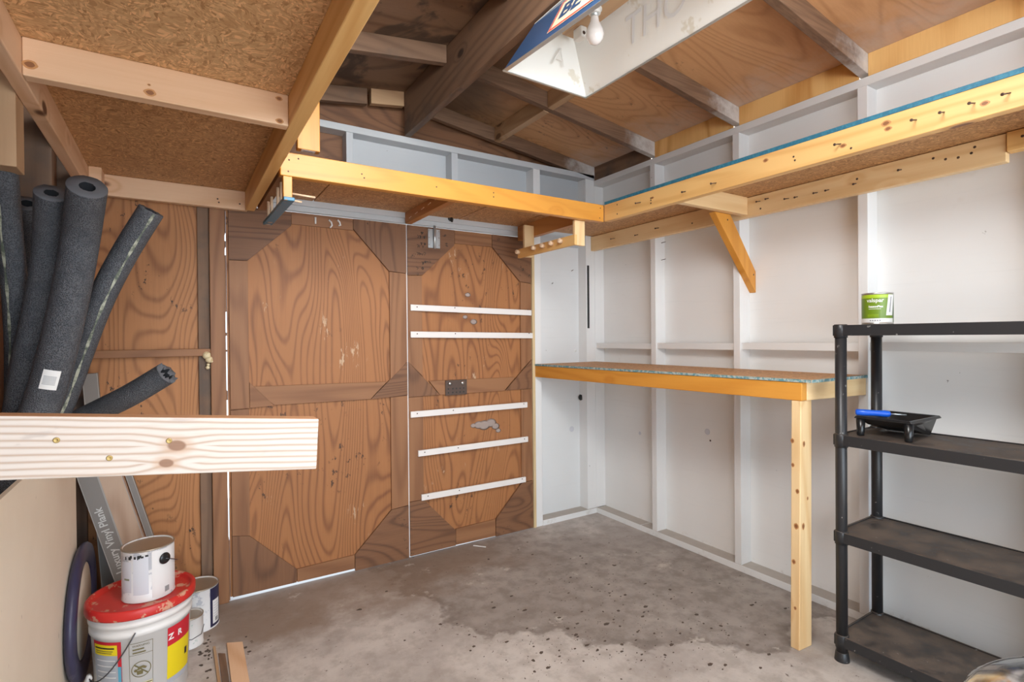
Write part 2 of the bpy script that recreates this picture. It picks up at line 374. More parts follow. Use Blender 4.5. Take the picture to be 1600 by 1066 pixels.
# ---------------------------------------------------------------- mesh helpers
class MB:
    def __init__(s): s.v = []; s.f = []; s.smooth = []; s.kn = []
    def add(s, vs, fs, smooth=False):
        b = len(s.v); s.v += [Vector(p) for p in vs]
        for f in fs: s.f.append(tuple(i+b for i in f)); s.smooth.append(smooth)
        return s
    def box(s, x0, x1, y0, y1, z0, z1):
        x0, x1 = sorted((x0, x1)); y0, y1 = sorted((y0, y1)); z0, z1 = sorted((z0, z1))
        return s.hexa([(x0, y0, z0), (x1, y0, z0), (x1, y1, z0), (x0, y1, z0), (x0, y0, z1), (x1, y0, z1), (x1, y1, z1), (x0, y1, z1)])
    def hexa(s, p):
        return s.add(p, [(3, 2, 1, 0), (4, 5, 6, 7), (0, 1, 5, 4), (1, 2, 6, 5), (2, 3, 7, 6), (3, 0, 4, 7)])
    def prism(s, poly, d):
        n = len(poly); d = Vector(d); a = [Vector(p) for p in poly]
        nrm = Vector((0, 0, 0))
        for i in range(n): nrm += a[i].cross(a[(i+1) % n])
        if nrm.dot(d) > 0: a.reverse()
        vs = a+[p+d for p in a]
        return s.add(vs, [tuple(range(n)), tuple(range(2*n-1, n-1, -1))]+[((i+1) % n, i, n+i, n+(i+1) % n) for i in range(n)])
    def xz(s, pts, y0, y1): return s.prism([(x, y0, z) for x, z in pts], (0, y1-y0, 0))
    def bar(s, a, b, wv, tv):
        """bar from a to b; wv, tv are the full width and thickness vectors"""
        a, b, wv, tv = map(Vector, (a, b, wv, tv)); h = wv/2; k = tv/2
        return s.prism([a-h-k, a+h-k, a+h+k, a-h+k], b-a)
    def tube(s, pts, r, n=16, caps=True):
        pts = [Vector(p) for p in pts]; m = len(pts)
        rs = r if isinstance(r, (list, tuple)) else [r]*m
        t0 = (pts[1]-pts[0]).normalized(); up = Vector((0, 0, 1)) if abs(t0.z) < .9 else Vector((1, 0, 0))
        u = t0.cross(up).normalized(); vs = []
        for i in range(m):
            t = (pts[min(i+1, m-1)]-pts[max(i-1, 0)]).normalized()
            u = (u-t*u.dot(t)).normalized(); v = t.cross(u)
            for k in range(n):
                a = 2*PI*k/n; vs.append(pts[i]+(u*math.cos(a)+v*math.sin(a))*rs[i])
        fs = [(i*n+k, i*n+(k+1) % n, (i+1)*n+(k+1) % n, (i+1)*n+k) for i in range(m-1) for k in range(n)]
        s.add(vs, fs, True)
        if caps: s.add(vs[:n], [tuple(range(n-1, -1, -1))]); s.add(vs[-n:], [tuple(range(n))])
        return s
    def lathe(s, prof, c=(0, 0, 0), n=48, axis=None, sy=1.0):
        c = Vector(c); vs = []; q = Vector((0, 0, 1)).rotation_difference(Vector(axis)) if axis else None
        for r, z in prof:
            for k in range(n):
                a = 2*PI*k/n; p = Vector((r*math.cos(a), r*sy*math.sin(a), z))
                vs.append(c+(q @ p if q else p))
        fs = [(i*n+k, i*n+(k+1) % n, (i+1)*n+(k+1) % n, (i+1)*n+k) for i in range(len(prof)-1) for k in range(n)]
        s.add(vs, fs, True)
        if prof[0][0] > 1e-5: s.add(vs[:n], [tuple(range(n-1, -1, -1))])
        if prof[-1][0] > 1e-5: s.add(vs[-n:], [tuple(range(n))])
        return s
    def cyl(s, a, b, r, n=16): return s.tube([a, b], r, n)
    def knot(s, c, nrm, along, r, el=1.5):
        s.kn.append((Vector(c), Vector(nrm).normalized(), Vector(along).normalized(), r, el)); return s
    def build(s, name, mat, parent=None, bevel=0.0, seg=2, origin=None):
        if parent: o0 = world_loc(parent)
        elif origin: o0 = Vector(origin)
        else:
            lo = [min(p[i] for p in s.v) for i in range(3)]; hi = [max(p[i] for p in s.v) for i in range(3)]
            o0 = Vector(((lo[0]+hi[0])/2, (lo[1]+hi[1])/2, lo[2]))
        me = bpy.data.meshes.new(name); me.from_pydata([tuple(p-o0) for p in s.v], [], s.f)
        me.polygons.foreach_set('use_smooth', s.smooth)
        bm = bmesh.new(); bm.from_mesh(me); bmesh.ops.remove_doubles(bm, verts=bm.verts, dist=1e-5)
        if True: bmesh.ops.recalc_face_normals(bm, faces=bm.faces)
        bm.to_mesh(me); bm.free()
        me.materials.append(mat)
        if s.kn:
            bm = bmesh.new(); bm.from_mesh(me)
            for c, nv, al, r_, el in s.kn:
                ac = nv.cross(al)
                for q, (f_, mi) in enumerate(((1.0, 1), (.62, 2))):
                    vs = [bm.verts.new(c-o0+nv*(.0003+.0003*q)+al*(r_*f_*el*math.cos(2*PI*k/18)*(1+.12*math.sin(5*k)))+ac*(r_*f_*math.sin(2*PI*k/18))) for k in range(18)]
                    fc = bm.faces.new(vs); fc.material_index = mi
            bm.to_mesh(me); bm.free(); me.materials.append(M['knot_ring']); me.materials.append(M['knot_core'])
        o = bpy.data.objects.new(name, me); col.objects.link(o)
        if parent: o.parent = parent
        else: o.location = o0
        if bevel:
            b = o.modifiers.new('edge', 'BEVEL'); b.width = bevel; b.segments = seg; b.limit_method = 'ANGLE'; b.angle_limit = math.radians(40); b.harden_normals = False
        return o
def world_loc(o):
    v = Vector(o.location)
    while o.parent: o = o.parent; v = v+Vector(o.location)
    return v
def tag(o, label, cat, group=None, kind=None):
    o['label'] = label; o['category'] = cat
    if group: o['group'] = group
    if kind: o['kind'] = kind
    return o
def thing(name, label, cat, loc, group=None, kind=None):
    o = bpy.data.objects.new(name, None); o.empty_display_size = .05; col.objects.link(o); o.location = loc
    return tag(o, label, cat, group, kind)
def B(x0, x1, y0, y1, z0, z1): return MB().box(x0, x1, y0, y1, z0, z1)

def text_part(name, s, size, mapper, mat, parent, align='CENTER', shear=0.0, bold=0.0, mirror=False):
    """flat lettering mapped from its own (u, v) plane onto a surface"""
    cu = bpy.data.curves.new('lettering', 'FONT'); cu.body = s; cu.size = size; cu.align_x = align; cu.align_y = 'CENTER'
    cu.shear = shear; cu.offset = bold; cu.resolution_u = 3
    t = bpy.data.objects.new('lettering', cu); col.objects.link(t)
    bpy.context.view_layer.update()
    me = bpy.data.meshes.new_from_object(t.evaluated_get(bpy.context.evaluated_depsgraph_get()))
    bpy.data.objects.remove(t); bpy.data.curves.remove(cu)
    o0 = world_loc(parent)
    for v in me.vertices: v.co = Vector(mapper(-v.co.x if mirror else v.co.x, v.co.y))-o0
    me.materials.clear(); me.materials.append(mat); me.name = name
    o = bpy.data.objects.new(name, me); col.objects.link(o); o.parent = parent
    return o
def plane_map(o, u, v):
    o, u, v = Vector(o), Vector(u), Vector(v)
    return lambda a, b: o+u*a+v*b
def cyl_map(c, r, ang, z):
    """u runs to the viewer's right around a vertical cylinder"""
    return lambda a, b: Vector((c[0]+r*math.cos(ang+a/r), c[1]+r*math.sin(ang+a/r), z+b))
def patch(name, mapper, u0, u1, v0, v1, mat, parent, n=12):
    m = MB(); vs = []; fs = []
    for i in range(n+1):
        u = u0+(u1-u0)*i/n
        vs += [mapper(u, v0), mapper(u, v1)]
    fs = [(2*i, 2*i+2, 2*i+3, 2*i+1) for i in range(n)]
    m.add(vs, fs, True); return m.build(name, mat, parent)

# ================================================================= SETTING
XS, XSH = 2.597, 2.686          # right wall: stud faces, siding
YS, YSH = 2.952, 3.04           # back wall
XL, XLS = -.43, -.345           # left wall: siding, stud faces
YF = -2.3                       # garage opening
RX, RZ, SL = 1.156, 2.747, .14  # ridge, underside height, roof slope

g = B(-12, 14, -14, 14, -.2, -.006).build('ground_outside', M['outside']); tag(g, 'pale driveway ground outside the garage', 'ground', kind='structure')
f = MB().box(XL-.02, XSH+.02, YF, 2.966, -.15, 0).box(XL-.02, .2, 2.966, 3.06, -.15, 0).box(2.035, XSH+.02, 2.966, 3.06, -.15, 0).build('floor', M['concrete'], origin=(0, 0, 0)); tag(f, 'stained grey concrete garage floor', 'floor', kind='structure')

# ---- right wall
wr = B(XSH, XSH+.02, YF, 3.06, 0, 2.46).build('wall_right', M['white'], origin=(XSH, 0, 0)); tag(wr, 'white painted right wall with exposed studs', 'wall', kind='structure')
def part(name, mb, mat, parent, bevel=.002): return mb.build(name, mat, parent, bevel)
for y0 in (2.369, 1.767, 1.134, .53, -.08, -.69, -1.3, -1.91):
    part('stud', B(XS, XSH, y0, y0+.041, .038, 2.405), M['white_z'], wr)
part('stud', B(XS, XSH, 2.952, 3.04, .038, 2.405), M['white_z'], wr)
for a, b in ((2.515, 2.95), (YF, 2.512)): part('sill_plate', B(XS, XSH, a, b, 0, .038), M['sill'], wr)
part('top_plate', B(XS, XSH, YF, 3.04, 2.405, 2.443), M['white_trim'], wr)
ys = [2.95, 2.411, 2.369, 1.809, 1.767, 1.176, 1.134, .572, .53, -.038]
for k in range(0, 10, 2):
    part('girt', B(XS+.012, XS+.05, ys[k+1], ys[k], 1.213+.004*k/2, 1.251+.004*k/2), M['white_trim'], wr)
for y, z in ((2.356, 1.899), (2.357, 1.789)):
    part('nail', MB().cyl((2.64, y, z), (2.64, y-.035, z+.002), .002, 8), M['nail'], wr, 0)
# dirt marks on the siding
for (y, z, r, a) in ((2.05, .72, .018, 1.3), (2.6, .63, .012, 1)):
    part('knot_mark', MB().lathe([(r*.8, 0), (r, .0004), (r*.86, .0008)], (XSH-.0002, y, z), 20, (-1, 0, 0)), M['pale_ink'], wr, 0)
part('scuff', MB().lathe([(.006, 0), (.005, .001)], (XSH-.0002, 2.03, .67), 10, (-1, 0, 0)), M['nail'], wr, 0)

# ---- back wall
wb = MB().box(2.055, XSH, YSH, YSH+.02, 0, 1.955).build('wall_back', M['white_back'], origin=(0, YSH, 0))
for z0, z1 in ((0, .30), (1.0, 1.045), (1.24, 1.25), (1.32, 1.335), (1.44, 1.72), (1.76, 1.79), (1.83, 1.972)):
    B(.2006, .207, YS+.02, YSH-.01, z0, z1).build('gap_splinter', m_brown('Z'), wb)
tag(wb, 'white painted back wall beside and above the doors', 'wall', kind='structure')
part('wall_panel', B(XL, .19, YS+.035, YSH, 0, 2.45), m_wallply('Z'), wb, 0)
part('wall_panel', MB().box(.19, .82, YSH, YSH+.02, 1.955, 2.48), m_gusset('X'), wb, 0)
part('upper_siding', MB().box(.82, XSH, YSH, YSH+.02, 1.956, 2.48), paint('shade_grey_siding', (.50, .52, .54), 'X', True), wb, 0)  # white siding painted grey to carry the shade above the shelf
gab = [(XL-.02, 2.44), (XSH+.02, 2.44), (XSH+.02, RZ-SL*(XSH+.02-RX)), (RX, RZ), (XL-.02, RZ-SL*(RX-XL+.02))]
part('gable_panel', MB().xz(gab, YSH+.001, YSH+.02), m_gusset('X'), wb, 0)
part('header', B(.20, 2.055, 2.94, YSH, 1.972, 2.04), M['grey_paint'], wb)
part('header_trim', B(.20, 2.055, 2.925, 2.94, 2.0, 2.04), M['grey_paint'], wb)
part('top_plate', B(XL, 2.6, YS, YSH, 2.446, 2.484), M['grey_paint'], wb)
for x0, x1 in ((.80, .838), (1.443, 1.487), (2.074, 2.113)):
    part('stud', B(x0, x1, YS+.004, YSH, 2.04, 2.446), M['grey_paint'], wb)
part('door_post', B(.135, .2005, YS-.004, YSH, 0, 2.446), m_brown('Z'), wb)
part('corner_strip', B(.085, .135, YS+.018, YSH, 0, 2.446), m_dark('Z'), wb)
part('girt', B(XL+.09, .135, YS, YS+.035, 1.222, 1.257), m_brown('X'), wb)
part('stud', B(XL, XL+.085, YS, YS+.034, 0, 2.446), m_dark('Z'), wb)
part('door_stop', B(2.033, 2.054, YS-.006, YSH, 0, 1.972), M['yellowed'], wb)
part('jamb_stud', B(2.054, 2.11, YS, YSH, 0, 2.446), M['white_z'], wb)
part('corner_stud', B(2.514, XS-.001, YS, YSH, .038, 2.446), M['white_z'], wb)
part('sill_plate', B(2.11, XS-.001, YS-.006, YSH, 0, .038), M['sill'], wb)
part('daylight_dot', MB().lathe([(.0, .0006), (.011, .0006), (.011, -.002)], (2.48, YSH, 1.197), 20, (0, -1, 0)), M['plaster'], wb, 0)  # opaque white disc painted as daylight through a hole; siding is uncut
for (x, z, l) in ((2.27, 1.681, .03), (2.45, 1.783, .035)):
    part('nail', MB().cyl((x, YSH, z), (x-.012, YSH-l, z+.003), .002, 8), M['nail'], wb, 0)
part('knob_mark', MB().lathe([(.016, 0), (.02, .0006), (.018, .001)], (2.44, YSH-.0002, .62), 18, (0, -1, 0)), M['pale_ink'], wb, 0)

# ---- left wall
wl = B(XL-.02, XL, YF, 3.06, 0, 2.56).build('wall_left', m_gusset('Z'), origin=(XL, 0, 0)); tag(wl, 'brown plywood left wall with bare studs', 'wall', kind='structure')
for y0, y1, mt in ((2.288, 2.33, m_dark('Z')), (1.37, 1.41, m_brown('Z')), (.96, 1.0, m_brown('Z')), (.4, .44, m_brown('Z')), (-.2, -.16, m_brown('Z')), (-.8, -.76, m_brown('Z'))):
    part('stud', B(XL, XLS, y0, y1, 0, 2.446), mt, wl)
part('stud', B(XL, XLS, 1.83, 1.915, 1.75, 2.446), m_tan('Z'), wl)
part('top_plate', B(XL, XLS, YF, 2.95, 2.446, 2.484), m_dark('Y'), wl)
part('wallboard', B(XLS, XLS+.012, -1.9, 2.58, 0, .953), M['cream_board'], wl, .001)

# ---- roof
def roofside(name, x1, mat, label):
    z1 = RZ-SL*abs(x1-RX)
    o = MB().xz([(RX, RZ), (x1, z1), (x1, z1+.02), (RX, RZ+.02)], YF-.35, 3.35).build(name, mat, origin=(RX, 0, RZ))
    return tag(o, label, 'ceiling', kind='structure')
cr = roofside('ceiling', XSH+.35, M['roof_right'], 'bare plywood roof underside sloping down to the white wall')
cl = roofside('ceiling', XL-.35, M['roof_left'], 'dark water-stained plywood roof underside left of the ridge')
RY = [2.37, 1.768, 1.132, .53, -.08, -.69, -1.3, -1.91]
def rafter(parent, xa, xb, y0, mat, h=.089, nm='rafter', w=.039):
    za, zb = RZ-SL*abs(xa-RX), RZ-SL*abs(xb-RX)
    return part(nm, MB().xz([(xa, za-.0005), (xb, zb-.0005), (xb, zb-h), (xa, za-h)], y0, y0+w), mat, parent)
def m_rafter(ax):
    key = ('raf', ax)
    if key in _cache: return _cache[key]
    t = NT('rafter_lumber_'+ax.lower())
    fine = t.noise(t.coords(axsc(ax, 3, 95)), 1.0, 3, .6); big = t.noise(t.coords(axsc(ax, 1.2, 5)), 1.0, 3, .6)
    c = t.mix(t.smooth(t.math('ADD', t.math('MULTIPLY', fine, .5), t.math('MULTIPLY', big, .6)), .35, .75), (.26, .15, .088), (.125, .066, .037))
    p = t.n('SeparateXYZ', None, i0=t.coords((1, 1, 1), False, True))
    n1 = t.noise(t.coords((9, 9, 9), False, True), 1.0, 4, .65)
    x = t.math('ADD', p.outputs[0], t.math('MULTIPLY', t.math('SUBTRACT', n1, .5), .5))
    c = t.mix(t.math('MULTIPLY', t.smooth(x, 2.30, 2.66), .92), c, (.70, .69, .67))
    t.bump(fine, .25, .001)
    _cache[key] = t.out(c, .65); return _cache[key]
for i, y in enumerate(RY):
    rafter(cr, RX+.02, XSH, y, m_rafter('X'))
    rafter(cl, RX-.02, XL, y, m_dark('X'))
rafter(cr, RX+.02, XSH, YS, m_rafter('X'), .089, 'gable_rafter')
rafter(cl, RX-.02, .94, YS-.004, m_tan('X'), .085, 'gable_rafter')
rafter(cl, .92, XL, YS+.002, m_dark('X'), .089, 'gable_rafter')
part('ridge_beam', B(1.137, 1.175, YF, 2.952, 2.486, RZ-.008), m_dark('Y'), cr)
for y0, y1 in ((2.409, 2.952), (1.807, 2.37)):
    zt = RZ-SL*(1.77-RX)
    part('blocking', MB().hexa([(1.75, y0, zt-.09), (1.788, y0, zt-.095), (1.788, y1, zt-.095), (1.75, y1, zt-.09), (1.75, y0, zt+.001), (1.788, y0, zt-.004), (1.788, y1, zt-.004), (1.75, y1, zt+.001)]), m_tan('Y'), cr)
edges = [2.95]+sum([[y+.039, y] for y in RY], [])+[YF]
for k in range(0, len(edges)-2, 2):
    mt = m_dark('Y') if k == 0 else m_gold('Y' if k > 99 else 'Z')
    part('frieze_block', B(XS+.002, XS+.014, edges[k+1]+.001, edges[k]-.001, 2.444, RZ-SL*(XS+.002-RX)-.001), mt, cr, .001)

# ================================================================= DOORS
YD = 2.95
def door(name, label, sheet, origin, pieces, bottom):
    d = thing(name, label, 'door', origin, kind='structure')
    x0, x1, z0, z1 = sheet
    part('door_panel', B(x0, x1, YD+.012, YD+.026, z0, z1), m_door('Z'), d, 0)
    for nm, pts, mt, dy in pieces:
        part(nm, MB().xz(pts, YD-dy, YD+.0118), mt, d, .0012)
    return d
zt = 1.966
d1 = door('door_1', 'tall brown plywood garage door with diagonal corner gussets and a long mid rail', (.2075, 1.139, .02, zt), (.68, YD, 0), [
    ('stile', [(.217, .954), (.302, .954), (.302, 1.694), (.217, 1.694)], m_brown('Z'), 0),
    ('stile', [(.217, .326), (.296, .310), (.300, .950), (.217, .950)], m_brown('Z'), 0),
    ('stile', [(1.036, 1.05), (1.139, 1.162), (1.139, 1.679), (1.036, 1.685)], m_brown('Z'), 0),
    ('stile', [(1.036, .308), (1.139, .316), (1.139, .962), (1.036, .958)], m_brown('Z'), 0),
    ('top_rail', [(.51, 1.903), (.831, 1.902), (.831, zt), (.51, zt)], m_brown('X'), 0),
    ('mid_rail', [(.303, 1.062), (.418, .961), (.918, .956), (1.015, 1.05)], m_brown('X'), 0),
    ('bottom_rail', [(.518, .019), (.82, .017), (.82, .093), (.518, .088)], m_brown('X'), 0),
    ('gusset', [(.217, 1.696), (.302, 1.698), (.509, 1.894), (.509, zt), (.217, zt)], m_gusset('X'), 0),
    ('gusset', [(.832, zt), (.832, 1.909), (1.035, 1.687), (1.139, 1.681), (1.139, zt)], m_gusset('Z'), .004),
    ('gusset', [(.303, 1.085), (.303, .956), (.417, .958)], m_brown('X'), .003),
    ('gusset', [(.92, .956), (1.139, 1.159), (1.139, .964)], m_gusset('X'), .003),
    ('gusset', [(.217, .02), (.515, .019), (.517, .087), (.295, .309), (.217, .324)], m_gusset('Z'), 0),
    ('gusset', [(.822, .004), (.822, .095), (1.035, .306), (1.139, .314), (1.139, .004)], m_gusset('X'), .002)], .02)
for (x, z, l, a) in ((.63, 1.931, .03, 1), (.70, 1.925, .045, 0), (.745, 1.93, .02, 0)):
    pts = [(x, YD-.003, z+.02), (x+.012*(1-a), YD-.004, z+.008), (x+.016*(1-a), YD-.004, z-.008), (x+.006*(1-a), YD-.003, z-l*.5)]
    part('paint_drip', MB().tube(pts, [.005, .0045, .0045, .004], 8), M['plaster'], d1, 0)
d2 = door('door_2', 'brown plywood garage door carrying five white battens', (1.146, 2.027, .012, zt), (1.58, YD, 0), [
    ('stile', [(1.146, 1.16), (1.236, 1.07), (1.236, 1.673), (1.146, 1.668)], m_brown('Z'), 0),
    ('stile', [(1.146, .333), (1.234, .333), (1.236, .95), (1.146, .949)], m_brown('Z'), 0),
    ('stile', [(1.94, 1.075), (2.027, 1.15), (2.027, 1.66), (1.94, 1.668)], m_brown('Z'), 0),
    ('stile', [(1.938, .324), (2.027, .328), (2.027, .948), (1.94, .949)], m_brown('Z'), 0),
    ('top_rail', [(1.457, 1.885), (1.723, 1.885), (1.723, zt), (1.457, zt)], m_brown('X'), 0),
    ('mid_rail', [(1.276, 1.041), (1.347, .953), (1.807, .948), (1.893, 1.034)], m_brown('X'), 0),
    ('bottom_rail', [(1.446, .012), (1.731, .008), (1.731, .118), (1.446, .112)], m_brown('X'), 0),
    ('gusset', [(1.146, 1.671), (1.24, 1.676), (1.454, 1.874), (1.455, zt), (1.146, zt)], m_gusset('X'), .003),
    ('gusset', [(1.725, zt), (1.725, 1.885), (1.935, 1.672), (2.027, 1.663), (2.027, zt)], m_gusset('X'), .003),
    ('gusset', [(1.146, 1.159), (1.345, .953), (1.146, .951)], m_gusset('Z'), .003),
    ('gusset', [(2.027, 1.148), (1.817, .951), (2.027, .950)], m_gusset('X'), .003),
    ('gusset', [(1.146, .331), (1.234, .331), (1.444, .104), (1.443, .010), (1.146, .010)], m_gusset('X'), .003),
    ('gusset', [(1.733, .005), (1.735, .119), (1.936, .321), (2.027, .326), (2.027, .005)], m_gusset('X'), .003)], .01)
for xa, za, xb, zb in ((1.158, 1.48, 2.019, 1.463), (1.157, 1.321, 2.027, 1.309), (1.152, .849, 1.979, .845), (1.197, .614, 1.982, .613), (1.215, .349, 1.961, .345)):
    bt = part('batten', MB().xz([(xa, za-.018), (xb, zb-.018), (xb, zb+.018), (xa, za+.018)], YD-.016, YD-.0032), M['white_slat'], d2, .0015)
    for x in (xa+.04, xb-.03, (xa*2+xb)/3):
        part('screw_head', MB().lathe([(.004, 0), (.0035, .001)], (x, YD-.016, za+.004), 8, (0, -1, 0)), M['nail'], bt, 0)
plate = part('latch_plate', B(1.381, 1.528, YD-.008, YD-.0002, .945, 1.038), M['rust'], d2, .002)
for x in (1.41, 1.497): part('bolt_head', MB().lathe([(.012, 0), (.009, .006), (0, .008)], (x, YD-.008, 1.018), 14, (0, -1, 0)), M['steel'], plate, 0)
for x in (1.40, 1.43, 1.455, 1.48, 1.505):
    for z in (.985, .962): part('plate_hole', MB().lathe([(.005, 0), (.004, .0006)], (x, YD-.008, z), 8, (0, -1, 0)), M['ink'], plate, 0)
sb = part('slide_bolt', MB().box(1.276, 1.308, YD-.009, YD-.0032, 1.842, 1.957).box(1.322, 1.354, YD-.009, YD-.0032, 1.842, 1.957), M['zinc'], d2, .002)
part('bolt_rod', MB().cyl((1.315, YD-.016, 1.838), (1.315, YD-.016, 1.975), .008, 12), M['zinc'], sb, 0)
for x in (1.283, 1.347):
    for z in (1.862, 1.905, 1.945): part('screw_head', MB().lathe([(.004, 0), (.002, .003)], (x, YD-.009, z), 8, (0, -1, 0)), M['steel'], sb, 0)
# scribbled pencil notes and stains on the boards
rr = random.Random(3)
for z in (1.925, 1.90, 1.862, 1.845, 1.80, 1.755, 1.745, 1.715):
    for k in range(rr.randint(2, 5)):
        x = 1.20+rr.random()*.055
        part('ink_mark', MB().tube([(x, YD-.0035, z+rr.random()*.012), (x+.008+rr.random()*.01, YD-.0035, z+rr.random()*.012), (x+.004, YD-.0035, z-.006)], .0015, 5), M['ink'], d2, 0)
for (x, z, r) in ((1.62, .74, .035), (1.66, .735, .045), (1.71, .745, .04), (1.745, .72, .03), (1.765, .69, .02), (1.58, .74, .02), (1.55, 1.57, .02), (1.59, 1.40, .025), (1.53, 1.43, .018)):
    part('paint_smear', MB().lathe([(r, 0), (r*.6, .0006), (0, .0008)], (x, YD+.0115, z), 18, (0, -1, 0), .7), M['smudge'], d2, 0)
lp = MB().box(1.139, 1.146, YD+.004, YD+.02, .01, zt)
part('weather_strip', lp, M['white_slat'], d1, .001)

# ================================================================= UPPER SHELVES
def nails(pts, axis, parent, l=.03):
    for p in pts:
        a = Vector(p); d = Vector(axis)*l+Vector((rr.uniform(-.006, .006), rr.uniform(-.006, .006), -.004))
        m = MB().cyl(a-d*.2, a+d, .0022, 8); m.lathe([(.0048, 0), (.0048, .002), (.003, .0025)], a+d, 10, d.normalized())
        m.build('nail', M['nail'], parent)
def dots(pts, axis, parent, r=.004):
    for p in pts:
        MB().lathe([(r, 0), (r*.9, .0006), (0, .0008)], p, 10, axis).build('screw_head', M['nail'], parent)
ZB, ZT = 1.937, 2.030
sb_ = thing('wooden_shelf', 'long orange-fronted wooden shelf hung high above the double doors', 'shelf', (1.17, 2.55, ZB))
fb = part('front_beam', B(.343, 2.010, 2.205, 2.243, ZB, ZT), m_orange('X'), sb_, .003)
dots([(.375, 2.205, 2.0), (.372, 2.205, 1.955), (.41, 2.205, 2.01), (.66, 2.205, 1.99), (.67, 2.205, 1.975), (1.0, 2.205, 1.985), (1.30, 2.205, 2.0), (1.30, 2.205, 1.98), (1.98, 2.205, 1.955), (1.985, 2.205, 2.01)], (0, -1, 0), fb, .0035)
for x0, x1 in ((.345, .612), (.618, 1.462), (1.470, 1.842), (1.850, 2.05)):
    part('deck_board', B(x0, x1, 2.244, 2.925, ZT+.0005, ZT+.012), M['osb_dark'], sb_, .001)
jt = part('joist', B(1.125, 1.163, 2.244, 2.924, 1.966, ZT), wood('dark_orange_lumber', (.50, .22, .06), (.34, .12, .03), 'Y', 20, .4, False), sb_)
for k in range(5):
    y = 2.86-.09*k
    MB().tube([(1.1245, y, 1.985+.006*k), (1.1245, y-.035, 1.989+.006*k)], .002, 6).build('chalk_mark', M['dowel'], jt)
part('joist', B(1.905, 1.943, 2.244, 2.924, ZB, ZT), wood('dark_orange_lumber', (.50, .22, .06), (.34, .12, .03), 'Y', 20, .4, False), sb_)
part('joist', B(.345, .383, 2.244, 2.9, ZB+.01, ZT), m_brown('Y'), sb_)

sr = thing('wooden_shelf', 'long wooden shelf with teal top edge and nails high on the white wall', 'shelf', (2.3, 1.0, ZB))
m = B(2.011, 2.049, -1.2, 2.203, ZB, ZT)
for y, z, r_ in ((.822, 2.005, .010), (.816, 1.985, .008), (.957, 1.972, .008), (.566, 1.975, .008), (1.25, 2.004, .008), (1.85, 1.99, .006)): m.knot((2.011, y, z), (-1, 0, 0), (0, 1, 0), r_, 1.5)
fb = part('front_beam', m, m_yellow('Y'), sr, .003)
nails([(2.01, .51, 1.983), (2.01, .589, 1.984), (2.01, .663, 1.984), (2.01, .736, 1.986), (2.01, .965, 1.981), (2.01, 1.481, 1.971), (2.01, 1.647, 1.973), (2.01, 1.93, 1.985)], (-1, .1, -.1), fb)
dots([(2.01, 1.13, 1.97), (2.01, 1.135, 1.985), (2.01, 1.86, 1.98), (2.01, 1.86, 1.99), (2.01, 1.86, 1.965), (2.01, .93, 1.955), (2.01, 2.1, 2.01), (2.01, 2.1, 1.96)], (-1, 0, 0), fb)
lg = part('ledger', B(2.559, 2.596, .66, 2.95, ZB-.012, ZT-.002), m_cream('Y'), sr, .003)
nails([(2.559, 1.622, 1.994), (2.559, 1.576, 1.998), (2.559, 1.47, 1.974), (2.559, 1.427, 1.972), (2.559, 1.332, 1.97), (2.559, 1.28, 1.971), (2.559, 1.164, 1.971), (2.559, 2.699, 1.977), (2.559, 2.481, 1.966), (2.559, 2.304, 1.978), (2.559, .99, 1.985)], (-1, .1, -.1), lg)
dots([(2.559, .88, 2.0), (2.559, .84, 1.985), (2.559, .80, 1.98), (2.559, .76, 1.985), (2.559, .75, 2.005), (2.559, 1.16, 1.99), (2.559, 1.62, 1.955), (2.559, 2.05, 1.96)], (-1, 0, 0), lg, .005)
lg2 = part('ledger', B(2.549, 2.596, -1.2, .657, ZB+.02, ZT-.002), m_yellow('Y'), sr, .003)
nails([(2.549, .6, 2.0)], (-1, .1, -.1), lg2)
dk = part('deck_board', B(2.0226, 2.597, -1.2, 2.2055, ZT+.0005, ZT+.012), M['osb_dark'], sr, .001)
part('deck_board', B(2.053, 2.597, 2.208, 2.94, ZT+.0005, ZT+.012), M['osb_dark'], sr, .001)
part('teal_edge', B(2.0125, 2.0225, -1.2, 2.2035, ZT+.0005, ZT+.0165), M['teal'], sr, .001)
part('joist', B(2.05, 2.558, 1.693, 1.729, ZB, ZT), m_cream('X'), sr)
part('joist', B(2.0495, 2.558, .45, .486, ZB, ZT), m_cream('X'), sr)
br = MB(); a, b = Vector((2.335, 0, ZB-.001)), Vector((2.686, 0, 1.588))
br.prism([(2.335, 1.729, ZB-.001), (2.463, 1.729, ZB-.001), (2.6845, 1.729, 1.648), (2.6845, 1.729, 1.532)], (0, .0375, 0))
brc = br.build('diagonal_brace', m_orange('Z'), sr, .002)
dots([(2.44, 1.729, 1.905), (2.665, 1.729, 1.63)], (0, -1, 0), brc, .005)

